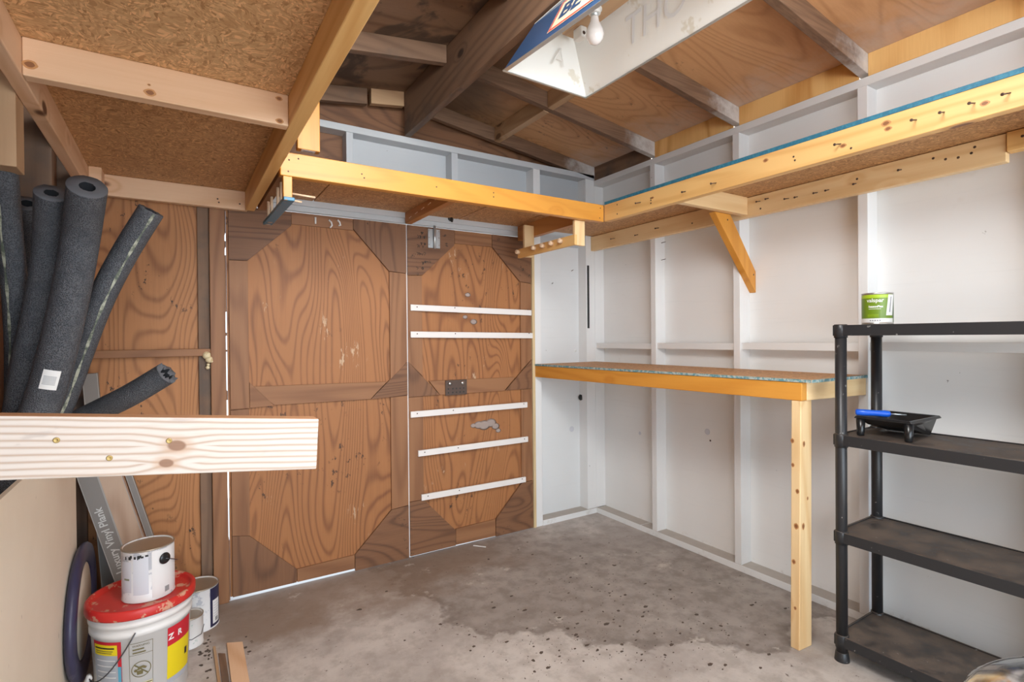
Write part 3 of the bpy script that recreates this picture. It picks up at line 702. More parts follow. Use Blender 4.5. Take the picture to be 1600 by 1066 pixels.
# ================================================================= LOFT
lo = thing('storage_loft', 'pinkish wooden storage loft with chipboard deck in the top left corner', 'loft', (0, 1.4, ZB))
part('deck_board', B(XLS+.002, .330, 1.722, 2.94, ZT+.0005, ZT+.012), M['osb_dark'], lo, .001)
part('deck_board', B(XLS+.002, .330, -.6, 1.7185, ZT+.0005, ZT+.012), M['osb'], lo, .001)
rj = part('side_joist', B(.288, .330, -.6, 2.90, ZB, ZT), m_yellow('Y'), lo, .003)
part('side_joist', B(XLS+.001, -.307, -.6, 2.90, ZB, ZT), m_pink('Y'), lo, .003)
lj = part('back_ledger', B(-.344, .30, 2.901, 2.938, ZB, ZT), m_pink('X'), lo, .003)
part('corner_block', B(-.3065, -.262, 2.80, 2.9005, ZB+.004, ZT), m_pink('X'), lo, .003)
for y in (1.69, .62, -.4):
    m = B(-.3065, .2875, y, y+.038, ZB, ZT)
    if y > 1: 
        for x, z, r_ in ((-.292, 1.965, .011), (-.054, 1.955, .010), (.262, 2.013, .007), (.263, 1.947, .008), (-.056, 1.975, .003)): m.knot((x, y, z), (0, -1, 0), (1, 0, 0), r_, 1.4)
    part('cross_joist', m, m_pink('X'), lo, .003)
dots([(.17, 2.901, 1.978), (.175, 2.901, 1.962), (.265, 2.901, 1.966)], (0, -1, 0), lj, .004)

hp = thing('hanging_post', 'short orange post hanging beside the loft corner, white sticker on its end', 'post', (.459, 2.27, 2.067))
part('post', B(.415, .503, 2.25, 2.288, 2.067, 2.645), m_orange('Z'), hp, .003)
stk = part('sticker', B(.432, .486, 2.255, 2.283, 2.0662, 2.0669), M['label'], hp, 0)
for k in range(6): part('barcode_bar', B(.442+.006*k, .445+.006*k, 2.262, 2.276, 2.0658, 2.0661), M['grey_ink'], stk, 0)

# ---- peg rack below the back shelf
pr = thing('peg_rail', 'small wooden rail of stubby dowel pegs under the shelf corner above the white jamb', 'rack', (1.9, 2.55, 1.81))
part('hanger', B(1.834, 1.9045, 2.244, 2.262, 1.80, 1.936), m_cream('Z'), pr)
part('hanger', B(1.834, 1.9045, 2.735, 2.755, 1.80, 2.0), m_cream('Z'), pr)
rl = part('rail', B(1.816, 1.8338, 2.225, 2.79, 1.797, 1.853), m_yellow('Y'), pr)
for y in (2.34, 2.425, 2.51, 2.60, 2.775):
    MB().lathe([(.013, 0), (.0135, .022), (.011, .026), (0, .026)], (1.816, y, 1.832), 16, (-1, -.25, .1)).build('peg', M['dowel'], pr)

# ---- blue rack
br_ = thing('hook_rack', 'narrow blue strip with wooden dowels hanging under the loft edge', 'rack', (.375, 2.45, 1.83))
part('strip', MB().hexa([(.352, 2.19, 1.838), (.392, 2.19, 1.838), (.392, 2.78, 1.852), (.352, 2.78, 1.852), (.352, 2.19, 1.852), (.392, 2.19, 1.852), (.392, 2.78, 1.866), (.352, 2.78, 1.866)]), M['paintblue'], br_, .002)
for y in (2.255, 2.34, 2.43, 2.60, 2.70):
    MB().cyl((.366, y, 1.852+.024*(y-2.19)), (.366, y-.004, ZB+.008), .006, 10).build('dowel', M['dowel'], br_)
part('end_post', B(.353, .386, 2.206, 2.236, 1.853, ZB-.0005), m_orange('Z'), br_)
for z, l, y in ((1.872, .085, 2.215), (1.868, .05, 2.30)): MB().cyl((.387, y, z), (.387+l, y-.01, z-.006), .004, 10).build('peg', M['dowel'], br_)
for y in (2.70, 2.76): MB().lathe([(.012, 0), (.01, .001), (0, .0015)], (.372, y, 1.852+.0235*(y-2.19)-.0145), 12, (0, 0, -1)).build('washer', M['steel'], br_)

hk = MB().tube([(1.415, 2.924, 2.03), (1.415, 2.905, 2.03), (1.415, 2.893, 2.018), (1.415, 2.902, 2.004)], .006, 10).lathe([(.016, 0), (.016, .004), (0, .006)], (1.415, 2.9248, 2.028), 14, (0, -1, 0)).build('wall_hook', M['black_matt'])
tag(hk, 'small black hook on the grey header over the right door', 'hook')

# ================================================================= WORKBENCH
wbn = thing('workbench', 'wall-fixed workbench with worn teal top edge and orange front rail', 'workbench', (2.3, 2.0, 0))
zb0, zb1 = 1.028, 1.100
def skew(x0a, x1a, y0, x0b, x1b, y1, z0, z1):
    return MB().hexa([(x0a, y0, z0), (x1a, y0, z0), (x1b, y1, z0), (x0b, y1, z0), (x0a, y0, z1), (x1a, y0, z1), (x1b, y1, z1), (x0b, y1, z1)])
fr = part('front_rail', skew(2.150, 2.188, 1.185, 2.050, 2.088, 2.944, zb0, zb1+.004), m_orange('Y'), wbn, .003)
part('top', skew(2.153, 2.595, 1.150, 2.052, 2.595, 2.944, zb1+.0045, zb1+.016), osb('bench_chipboard', (.52, .28, .12), (.44, .225, .09), (.32, .16, .06)), wbn, .001)
part('top_edge', skew(2.1475, 2.153, 1.150, 2.047, 2.052, 2.944, zb1+.0045, zb1+.0165), M['teal_worn'], wbn, .0005)
part('end_rail', MB().hexa([(2.1885, 1.183, zb0), (2.595, 1.142, zb0), (2.595, 1.180, zb0), (2.1885, 1.221, zb0), (2.1885, 1.183, zb1+.004), (2.595, 1.142, zb1+.004), (2.595, 1.180, zb1+.004), (2.1885, 1.221, zb1+.004)]), m_cream('X'), wbn, .003)
part('end_edge', MB().hexa([(2.155, 1.144, zb1+.0045), (2.596, 1.136, zb1+.0045), (2.596, 1.1497, zb1+.0045), (2.155, 1.1497, zb1+.0045), (2.155, 1.144, zb1+.0165), (2.596, 1.136, zb1+.0165), (2.596, 1.1497, zb1+.0165), (2.155, 1.1497, zb1+.0165)]), M['teal_worn'], wbn, .0005)
part('back_rail', B(2.557, 2.5955, 1.23, 2.94, zb0, zb1+.004), m_cream('Y'), wbn)
lgm = MB().hexa([(2.140, 1.195, 0), (2.224, 1.189, 0), (2.224, 1.229, 0), (2.140, 1.232, 0), (2.150, 1.189, zb0-.0005), (2.232, 1.189, zb0-.0005), (2.232, 1.229, zb0-.0005), (2.150, 1.229, zb0-.0005)])
for z, y, r_ in ((.86, 1.224, .008), (.76, 1.222, .007), (.655, 1.203, .008), (.51, 1.208, .010), (.36, 1.218, .008), (.17, 1.212, .006)):
    lgm.knot((2.140+.010*z/1.028, y, z), (-1, 0, .01), (0, 0, 1), r_, 1.3)
for z, x, r_ in ((.85, 2.172, .009), (.62, 2.20, .006), (.51, 2.168, .010), (.28, 2.19, .006)):
    lgm.knot((x, 1.195-.006*z/1.028-.0006, z), (0, -1, -.005), (0, 0, 1), r_, 1.4)
part('leg', lgm, m_cream('Z'), wbn, .003)
dots([(2.149, 1.22, 1.085), (2.149, 1.22, 1.06), (2.1497, 1.21, 1.04), (2.147, 1.265, 1.085), (2.147, 1.27, 1.045), (2.145, 1.29, 1.06)], (-1, 0, 0), fr, .0045)

st = B(2.523, 2.541, YS-.004, YS-.0005, 1.36, 1.818).build('metal_strip', M['black_matt'], None, .0015); tag(st, 'thin black metal strip fixed upright in the white corner', 'strip')
kb = MB().lathe([(.018, 0), (.026, .012), (.02, .034), (.0, .036)], (2.526, YSH-.0002, .848), 12, (-.1, -1, .1)).build('rubber_stopper', M['black_matt']); tag(kb, 'black rubber stopper on the white wall below the workbench', 'stopper')

# ================================================================= BLACK SHELVING UNIT
su = thing('shelving_unit', 'black plastic four-tier shelving unit against the white wall', 'shelving unit', (2.38, .62, 0))
tops = [1.336, .902, .516, .103]
def shelf_mesh(zt):
    m = MB(); x0, x1, y0, y1 = 2.206, 2.55, .14, 1.092; h = .042; t = .006; rim = .010
    m.box(x0, x1, y0, y1, zt-t-.002, zt-.004)
    m.box(x0, x0+.008, y0, y1, zt-h, zt); m.box(x1-.008, x1, y0, y1, zt-h, zt)
    m.box(x0+.008, x1-.008, y0, y0+.008, zt-h, zt); m.box(x0+.008, x1-.008, y1-.008, y1, zt-h, zt)
    for k in range(1, 5): m.box(x0+.008, x1-.008, y0+k*.19-.003, y0+k*.19+.003, zt-.03, zt-t-.002)
    return m
for zt_ in tops: part('shelf', shelf_mesh(zt_), M['shelfplastic'], su, .002)
for px, py in ((2.224, 1.070), (2.531, 1.074), (2.224, .162), (2.531, .162)):
    p = MB().cyl((px, py, .0), (px, py, 1.334), .0205, 24).build('post', M['shelfplastic'], su)
    MB().lathe([(.027, 0), (.027, .004), (.0225, .035), (.0215, .036)], (px, py, 0), 24).build('foot', M['shelfplastic'], p)
    for zt_ in tops: MB().lathe([(.0205, 0), (.0238, .0), (.0245, .05), (.0215, .053)], (px, py, zt_-.05), 24).build('sleeve', M['shelfplastic'], p)

# ---- quart can on top
cc = (2.355, .995); zc = 1.337
qc = thing('paint_can', 'small green paint can on top of the black shelving unit', 'paint can', (*cc, zc))
part('body', MB().lathe([(.050, 0), (.0535, .001), (.0535, .004), (.0525, .005), (.0525, .119), (.0535, .12), (.0535, .124), (.048, .125)], (*cc, zc), 48), M['steel'], qc, 0)
fa = math.atan2(-cc[1], -cc[0])
mp = cyl_map(cc, .0529, fa, zc)
pi_ = .0529*PI
patch('label_green', mp, -pi_*.6, pi_*.36, .024, .104, M['green'], qc, 24); patch('label_band', mp, -pi_*.6, pi_*.36, .104, .117, M['green_l'], qc, 24)
patch('label_foot', mp, -pi_*.6, pi_*.45, .008, .024, M['whitegloss'], qc, 24)
patch('label_back', mp, pi_*.36, pi_*1.4, .008, .117, M['darkgreen'], qc, 24)
mq = cyl_map(cc, .0533, fa, zc)
patch('price_sticker', lambda u, v: cyl_map(cc, .0534, fa, zc)(u+(v-.07)*.12, v), pi_*.20, pi_*.38, .035, .116, M['label'], qc, 8)
text_part('brand_lettering', 'valspar', .021, lambda u, v: mq(u-.008, v+.094), M['whitegloss'], qc, bold=.0003)
text_part('product_lettering', 'SeasonFlex', .011, lambda u, v: mq(u-.006, v+.070), M['whitegloss'], qc, bold=.0004)
patch('text_line', mq, -.030, .012, .060, .0615, M['whitegloss'], qc, 8)
for k in range(3): patch('text_line', mq, -.034, .004, .030+.004*k, .0312+.004*k, M['green_l'], qc, 8)
for k in range(5): patch('text_line', mq, -.026+.008*k, -.021+.008*k, .013, .018, M['grey_ink'], qc, 3)
patch('text_line', lambda u, v: cyl_map(cc, .0537, fa, zc)(u+(v-.07)*.12, v), pi_*.265, pi_*.30, .048, .108, M['grey_ink'], qc, 3)

# ---- paint tray and roller handle on the second tier
tx0, tx1, ty0, ty1, tz = 2.262, 2.52, .848, 1.034, .900
tr = thing('paint_tray', 'black plastic paint tray on the second tier of the shelving unit', 'paint tray', (2.39, .94, tz))
m = MB()
def ring(x0, x1, y0, y1, z0, z1): return [(x0, y0, z0), (x1, y0, z1), (x1, y1, z1), (x0, y1, z0)]
zr = tz+.078
top = ring(tx0, tx1, ty0, ty1, zr, zr); inn = ring(tx0+.012, tx1-.010, ty0+.01, ty1-.01, zr-.002, zr-.002)
bot = ring(tx0+.05, tx1-.03, ty0+.02, ty1-.02, tz+.045, tz+.003)
lip = ring(tx0-.004, tx1+.004, ty0-.006, ty1+.006, zr-.010, zr-.010)
botu = [(x, y, z-.003) for x, y, z in bot]
outu = ring(tx0+.008, tx1-.006, ty0+.006, ty1-.006, zr-.010, zr-.010)
for A_, B_ in ((lip, top), (top, inn), (inn, bot), (botu, outu), (outu, lip)):
    m.add(A_+B_, [(i, (i+1) % 4, 4+(i+1) % 4, 4+i) for i in range(4)])
m.add(bot, [(0, 1, 2, 3)]); m.add(botu, [(3, 2, 1, 0)])
part('pan', m, M['black'], tr, .002)
for y in (ty0+.012, ty1-.012):
    MB().lathe([(.012, 0), (.013, .004), (.016, .066), (.0, .067)], (tx0+.014, y, tz), 16).build('leg', M['black'], tr)
for k in range(6): part('ramp_rib', MB().hexa([(tx0+.07+.022*k, ty0+.03, tz+.0445-.0035*k), (tx0+.074+.022*k, ty0+.03, tz+.0442-.0035*k), (tx0+.074+.022*k, ty1-.03, tz+.0442-.0035*k), (tx0+.07+.022*k, ty1-.03, tz+.0445-.0035*k), (tx0+.07+.022*k, ty0+.03, tz+.048-.0035*k), (tx0+.074+.022*k, ty0+.03, tz+.0475-.0035*k), (tx0+.074+.022*k, ty1-.03, tz+.0475-.0035*k), (tx0+.07+.022*k, ty1-.03, tz+.048-.0035*k)]), M['black'], tr, 0)
rh = thing('roller_handle', 'bright blue paint roller handle lying across the black paint tray', 'paint roller', (2.29, .99, zr))
A_, B_ = Vector((2.262, 1.035, zr+.0135)), Vector((2.318, .935, zr+.0125))
D_ = B_-A_
part('grip', MB().tube([A_+D_*t for t in (0, .04, .3, .6, .85, .97, 1.0)], [.008, .0125, .0125, .0115, .0135, .011, .006], 18), M['bluehandle'], rh, 0)
part('frame_wire', MB().tube([B_, B_+D_*.25, B_+D_*.32+Vector((.03, .0, -.004)), B_+Vector((.06, .02, -.008))], .0032, 8), M['zinc'], rh, 0)

# ================================================================= LAMP MADE OF A SIGN
lf = thing('lamp_reflector', 'trough reflector folded from an old navy and white tin sign under the ridge', 'light fixture', (1.24, 1.2, 2.3))
zr, ztp = 2.30, 2.476
Y0, Y1 = .75, 1.69; yt0, yt1 = .84, 1.63
RIM = [(1.043, Y1), (1.459, Y1+.012), (1.459, Y0), (1.110, Y0)]
TOP = [(1.146, yt1), (1.335, yt1), (1.335, yt0), (1.2022, yt0)]
def sheetpoly(pts, th, mat, name):
    p = [Vector(q) for q in pts]; n = (p[1]-p[0]).cross(p[2]-p[0]).normalized()
    return part(name, MB().prism(p, n*th), mat, lf, 0)
R3 = [(x, y, zr) for x, y in RIM]; T3 = [(x, y, ztp) for x, y in TOP]
sheetpoly([R3[3], R3[0], T3[0], T3[3]], .0015, M['signblue'], 'left_side')
def inset(p, q): return tuple(a+(b-a)*.004 for a, b in zip(p, q))
sheetpoly([(x+.003, y, z+.0005) for x, y, z in (T3[3], T3[0], R3[0], R3[3])], .0005, M['enamel'], 'left_lining')
sheetpoly([R3[1], R3[2], T3[2], T3[1]], .0015, M['enamel'], 'right_side')
sheetpoly([R3[0], R3[1], T3[1], T3[0]], .0015, M['enamel'], 'far_end')
sheetpoly([R3[2], R3[3], T3[3], T3[2]], .0015, M['enamel'], 'near_end')
part('top_sheet', B(1.146, 1.335, yt0, yt1, ztp, ztp+.002), M['enamel'], lf, 0)
part('rim_flange', MB().bar((1.115, Y0, zr), (1.048, Y1, zr), (.018, 0, 0), (0, 0, .002)).bar((1.455, Y0, zr), (1.455, Y1+.01, zr), (.010, 0, 0), (0, 0, .002)).bar((1.043, Y1, zr), (1.459, Y1+.012, zr), (0, .008, 0), (0, 0, .004)), M['zinc'], lf, 0)
part('wood_batten', B(1.245, 1.315, yt0+.01, yt1-.04, ztp-.030, ztp-.0005), m_tan('Y'), lf, .003)
part('wood_batten', B(1.155, 1.20, yt0+.01, yt1-.3, ztp-.02, ztp-.0005), m_tan('Y'), lf, .003)
# emblem on the left side: u runs towards the viewer, v up the sheet
eu = (Vector(R3[3])-Vector(R3[0])).normalized(); ev = Vector(T3[0])-Vector(R3[0]); ev -= eu*ev.dot(eu); L_ = ev.length; ev.normalize()
nrm = eu.cross(ev)
if nrm.x > 0: nrm = -nrm
def em(u, v, k=0): return Vector(R3[0])+eu*u+ev*v+nrm*(.0018+.0005*k)
def emblem(u0, u1, v0, v1, k, mat, name):
    MB().prism([em(u0, v0, k), em(u1, v0, k), em(u1, v1, k), em(u0, v1, k)], nrm*.0003).build(name, mat, lf)
emblem(.232, .70, .040, .192, 0, M['signcream'], 'emblem_outline'); emblem(.235, .697, .043, .189, 1, M['signred'], 'emblem_border')
emblem(.246, .686, .053, .180, 2, M['signcream'], 'emblem_field')
text_part('emblem_lettering', 'BE', .105, lambda u, v: em(.262+u, .117+v, 4), M['signblue'], lf, 'LEFT', bold=.004)
# faded letters on the right side (inside)
rv = (Vector(T3[1])-Vector(R3[1])); rl_ = rv.length; rv.normalize()
rn = Vector((-(ztp-zr), 0, -(1.459-1.335))).normalized()
rb = Vector((1.459, 1.33, zr))+rn*.0045
text_part('faded_lettering', 'THO', .13, lambda u, v: rb+Vector((0, -1, 0))*(u+.02)+rv*(v+rl_*.55), M['ghost'], lf, shear=.25)
skt = part('outlet_box', B(1.262, 1.292, 1.50, 1.545, 2.405, 2.4455), M['porcelain'], lf, .004)
MB().lathe([(.007, 0), (.005, .001), (0, .001)], (1.277, 1.4998, 2.42), 12, (0, -1, 0)).build('screw_head', M['nail'], skt)
part('reflection_bars', MB().bar((1.27, 1.63, 2.42), (1.245, 1.65, 2.365), (.006, 0, 0), (0, .002, .002)).bar((1.27, 1.63, 2.42), (1.30, 1.65, 2.365), (.006, 0, 0), (0, .002, .002)).bar((1.253, 1.645, 2.385), (1.29, 1.645, 2.385), (0, 0, .005), (0, .002, 0)), M['porcelain'], lf, 0)  # white bars shaped like a mirrored reflection on the far end
bx, by = 1.245, 1.405
lb = thing('light_bulb', 'frosted white light bulb hanging inside the tin sign reflector', 'light bulb', (bx, by, 2.325))
part('glass', MB().lathe([(0, 0), (.008, .0006), (.018, .006), (.027, .017), (.0315, .032), (.030, .046), (.024, .062), (.0165, .077), (.014, .090), (.0138, .096)], (bx, by, 2.322), 32), M['bulb'], lb, 0)
part('screw_base', MB().lathe([(.0135, 0), (.0135, .02), (.008, .026)], (bx, by, 2.418), 20), M['zinc'], lb, 0)
so = part('lamp_holder', MB().lathe([(.019, 0), (.021, .002), (.021, .012), (.026, .0135), (.026, .018)], (bx, by, 2.4275), 24), M['porcelain'], lf, 0)

# ================================================================= ARM BOARD
ab = thing('timber_arm', 'pale weathered timber board sticking out level across the left foreground', 'board', (XLS, .985, 1.16))
def zc_(x): return 1.1545-.0925*(x+.206)
m = MB(); xa, xb = -.344, .206
def yc_(x): return .982-.066*(x+.206)
m.hexa([(xa, yc_(xa), zc_(xa)-.0445), (xb-.005, yc_(xb), zc_(xb)-.0425), (xb-.005, yc_(xb)+.038, zc_(xb)-.0425), (xa, yc_(xa)+.038, zc_(xa)-.0445),
        (xa, yc_(xa), zc_(xa)+.0445), (xb, yc_(xb), zc_(xb)+.0445), (xb, yc_(xb)+.038, zc_(xb)+.0445), (xa, yc_(xa)+.038, zc_(xa)+.0445)])
def board_mat():
    t = NT('weathered_pale_board')
    v = t.coords((1, 1, 1), False)
    p = t.n('SeparateXYZ', None, i0=v)
    # knots at fixed spots, the rings flow around them
    z = t.math('ADD', p.outputs[2], t.math('MULTIPLY', p.outputs[0], .0925))
    zz = z; kmask = 0; ksoft = 0
    for (kx, kz, r) in ((.342, .0082, .0092), (.328, -.0187, .0072)):
        dx = t.math('DIVIDE', t.math('SUBTRACT', p.outputs[0], kx), 1.5); dz = t.math('SUBTRACT', z, kz)
        d = t.math('SQRT', t.math('ADD', t.math('MULTIPLY', dx, dx), t.math('MULTIPLY', dz, dz)))
        inf = t.smooth(d, r*5, 0)
        zz = t.math('ADD', zz, t.math('MULTIPLY', inf, t.math('MULTIPLY', t.math('SIGN', dz), .008)))
        kmask = t.math('MAXIMUM', t.smooth(d, r*1.05, r*.7), kmask); ksoft = t.math('MAXIMUM', t.smooth(d, r*2.2, r*.9), ksoft)
    w_ = t.noise(t.coords((3.5, 6, 14), False), 1.0, 2, .5)
    ph = t.math('MULTIPLY_ADD', w_, 6.5, t.math('MULTIPLY', zz, 640))
    rg = t.math('POWER', t.math('MULTIPLY_ADD', t.math('SINE', ph), .5, .5), 3)
    fine = t.noise(t.coords((12, 200, 260), False), 1.0, 3, .6)
    mot = t.noise(t.coords((9, 9, 30), False), 1.0, 4, .65)
    c = t.mix(t.math('MULTIPLY', rg, .75), (.63, .555, .495), (.40, .27, .185))
    c = t.mix(t.math('MULTIPLY', t.smooth(fine, .45, .8), .35), c, (.55, .42, .33))
    c = t.mix(t.math('MULTIPLY', t.smooth(mot, .62, .72), .4), c, (.36, .30, .27))
    c = t.mix(t.math('MULTIPLY', ksoft, .6), c, (.48, .30, .19)); c = t.mix(kmask, c, (.26, .14, .085))
    nz = t.n('SeparateXYZ', None, i0=t.n('NewGeometry').outputs['Normal']).outputs[2]
    c = t.mix(t.smooth(nz, .6, .9), c, t.mix(fine, (.50, .27, .14), (.34, .17, .085)))
    t.bump(t.math('ADD', fine, rg), .2, .001)
    return t.out(c, .6)
m.build('board', board_mat(), ab, .002)
for x, z in ((-.147, 1.1595), (-.013, 1.145), (-.087, 1.127)):
    y = yc_(x)
    MB().lathe([(.0042, 0), (.0040, .0005), (.003, .001), (.0018, .0003), (0, .0003)], (x, y-.0002, z), 14, (0, -1, 0)).build('screw', plain('brass_screw', (.36, .25, .09), .45, Metallic=.7), ab)

# ================================================================= FOAM TUBES
def smooth_path(pts, n=6):
    P = [Vector(p) for p in pts]; out = []
    for i in range(len(P)-1):
        a, b, c, d = P[max(i-1, 0)], P[i], P[i+1], P[min(i+2, len(P)-1)]
        for k in range(n):
            t = k/n; out.append(.5*((2*b)+(c-a)*t+(2*a-5*b+4*c-d)*t*t+(3*b-a-3*c+d)*t*t*t))
    out.append(P[-1]); return out
def foam_tube(label, pts, r, rin, seam=None, ragged=False, tag_at=None):
    base = Vector(pts[-1])
    o = thing('foam_pipe_tube', label, 'foam tube', base, 'foam pipe insulation tubes')
    path = smooth_path(pts); n = 28
    m = MB().tube(path, r, n, caps=False)
    body = m.build('sleeve', M['foam'], o)
    # top ring, rough bore
    t = (path[0]-path[1]).normalized(); tip = path[0]
    u = t.cross(Vector((0, 1, 0))).normalized(); v = t.cross(u)
    def circ(rad, off, jit=0): return [tip+t*(off+(rr.uniform(-jit, jit) if jit else 0))+(u*math.cos(2*PI*k/n)+v*math.sin(2*PI*k/n))*rad for k in range(n)]
    j = .010 if ragged else .0012
    A_ = circ(r, -.001); B_ = circ(r*.985, .002, j); C_ = circ(rin, .001, j); D_ = circ(rin*.98, -.12)
    m = MB()
    for p, q in ((A_, B_), (B_, C_)): m.add(p+q, [(k, (k+1) % n, n+(k+1) % n, n+k) for k in range(n)], True)
    m.build('cut_end', M['foam_in'], o)
    m = MB(); m.add(C_+D_, [(k, (k+1) % n, n+(k+1) % n, n+k) for k in range(n)], True); m.add(D_, [tuple(range(n))]); m.build('bore', M['foam_dark'], o)
    if seam is not None:
        ang, wd = seam; m = MB(); vs = []
        view = Vector((0, 0, 1.3))
        for i, p in enumerate(path[:-14]):
            tt = (path[min(i+1, len(path)-1)]-path[max(i-1, 0)]).normalized()
            f_ = (view-p); f_ = (f_-tt*f_.dot(tt)).normalized(); s_ = tt.cross(f_)
            for e in (-1, 1):
                a = ang+e*wd*(1+.5*math.sin(i*1.7)); vs.append(p+(f_*math.cos(a)+s_*math.sin(a))*(r+.0012))
        m.add(vs, [(2*i, 2*i+1, 2*i+3, 2*i+2) for i in range(len(vs)//2-1)], True); m.build('glued_seam', M['seam'], o)
    if tag_at is not None:
        i, hh = tag_at; p = path[i]; tt = (path[i-1]-path[i+1]).normalized()
        f_ = (Vector((0, 0, 1.3))-p); f_ = (f_-tt*f_.dot(tt)).normalized(); s_ = tt.cross(f_)
        def mpp(a, b, k=0): 
            an = a/r; return p+tt*b+(f_*math.cos(an)+s_*math.sin(an))*(r+.0015+k*.0006)
        lab = patch('paper_label', mpp, -.018, .018, -.026, .026, M['label'], o, 8)
        for k in range(7): patch('barcode_bar', lambda a, b: mpp(a, b, 1), -.014, .012, -.013+.0035*k, -.0115+.0035*k, M['grey_ink'], o, 6)
    return o
foam_tube('thin foam pipe tube with a shiny seam, pressed against the left wall', [(-.387, 1.919, 1.766), (-.383, 1.938, 1.602), (-.382, 1.983, 1.45), (-.384, 2.017, 1.289), (-.388, 2.026, 1.107), (-.390, 2.03, .955), (-.388, 2.03, .55)], .029, .013, (.55, .10))
foam_tube('short-looking grey foam pipe tube behind the others, nearest the dark back corner', [(-.363, 2.04, 1.699), (-.388, 2.2, 1.529), (-.390, 2.2, 1.328), (-.389, 2.19, 1.124), (-.388, 2.245, .965), (-.388, 2.245, .5)], .033, .015)
foam_tube('thick foam pipe tube with a pale green seam, just left of the barcoded one', [(-.273, 1.80, 1.685), (-.299, 1.92, 1.554), (-.318, 1.931, 1.413), (-.350, 1.95, 1.254), (-.372, 1.955, 1.094), (-.388, 1.96, .95), (-.388, 1.96, .5)], .036, .015, (-1.0, .07))
foam_tube('fattest speckled foam pipe tube, white barcode label near its foot', [(-.189, 1.704, 1.690), (-.217, 1.822, 1.581), (-.239, 1.834, 1.443), (-.27, 1.853, 1.289), (-.313, 1.868, 1.117), (-.376, 1.875, .957), (-.389, 1.87, .8), (-.388, 1.85, .45)], .0425, .017, None, False, (21, 0))
foam_tube('dark foam pipe tube slanting up to the right, long crinkled pale seam', [(-.062, 1.878, 1.68), (-.132, 1.921, 1.549), (-.194, 1.959, 1.409), (-.251, 2.018, 1.249), (-.303, 2.061, 1.096), (-.375, 2.098, .963), (-.388, 2.10, .85), (-.388, 2.10, .5)], .0335, .017, (-.30, .085))
foam_tube('short foam pipe tube pointing right with a torn ragged end', [(-.03, 1.913, 1.199), (-.121, 1.97, 1.136), (-.212, 2.06, 1.082), (-.3, 2.13, 1.03), (-.372, 2.168, .968), (-.389, 2.17, .85), (-.388, 2.17, .5)], .034, .019, None, True)

# ---- blob of spray foam
sf = MB()
for (x, y, z, r) in ((.118, 2.956, 1.225, .019), (.128, 2.953, 1.205, .017), (.139, 2.957, 1.196, .011), (.124, 2.958, 1.18, .008), (.122, 2.957, 1.166, .010)):
    sf.lathe([(0, -r), (r*.5, -r*.87), (r*.87, -r*.5), (r, 0), (r*.87, r*.5), (r*.5, r*.87), (0, r)], (x, y, z), 14)
o = sf.build('spray_foam_blob', M['foamglob']); tag(o, 'cream hardened foam blob on the brown wall beside the door post', 'foam blob')

# ================================================================= BUCKET CORNER
bc = (-.122, 2.395)
bk = thing('plastic_bucket', 'white plastic pail with red lid and colourful label standing on the floor', 'bucket', (*bc, 0))
part('body', MB().lathe([(.135, 0), (.140, .004), (.1525, .27), (.158, .272), (.158, .285), (.1555, .288), (.1565, .305), (.1605, .307), (.1605, .32), (.157, .323), (.1585, .345)], (*bc, 0), 64), M['bucket'], bk, 0)
part('lid', MB().lathe([(.159, .338), (.1695, .338), (.1705, .343), (.170, .366), (.166, .371), (.158, .371), (.154, .366), (.150, .357), (.145, .355), (0, .354)], (*bc, 0), 64), M['redlid'], bk, 0)
ba = math.atan2(-bc[1], -bc[0])
def bm_(u, v, k=0):
    r = .1402+(.1525-.1402)*(v-.004)/.266+.0008+.0005*k; return Vector((bc[0]+r*math.cos(ba+u/.147), bc[1]+r*math.sin(ba+u/.147), v))
W = .147
def bp(nm, a0, a1, v0, v1, mat, k=0): return patch(nm, lambda u, v: bm_(u, v, k), a0*W, a1*W, v0, v1, mat, bk, 14)
bp('label_grey', -1.15, -.42, .03, .235, M['bluegrey']); bp('label_red', -1.15, -.42, .235, .262, M['red']); bp('label_red', -.50, -.42, .03, .25, M['red'], 1)
bp('label_yellow', -1.10, -.50, .215, .252, M['yellow'], 2); bp('label_blue_stripe', -.50, -.43, .02, .175, M['blueband'], 2)
for k in range(9): bp('text_line', -1.05, -.55, .195-.02*k, .198-.02*k, M['label'], 2)
bp('text_line', -1.07, -.56, .238, .243, M['ink'], 3)
for k in range(2): bp('text_line', -1.05, -.62+.03*k, .222+.007*k, .2245+.007*k, M['olive_ink'], 3)
bp('label_red', .50, 1.25, .195, .262, M['red']); bp('label_yellow', .50, 1.25, .075, .195, M['yellow']); bp('label_grey', .50, 1.25, .055, .075, M['bluegrey'])
bp('label_mark', 1.02, 1.12, .125, .150, M['ink'], 2)
text_part('label_print', 'Z  R', .030, lambda u, v: bm_(u+.70*W, v+.226, 2), M['label'], bk, bold=.001)
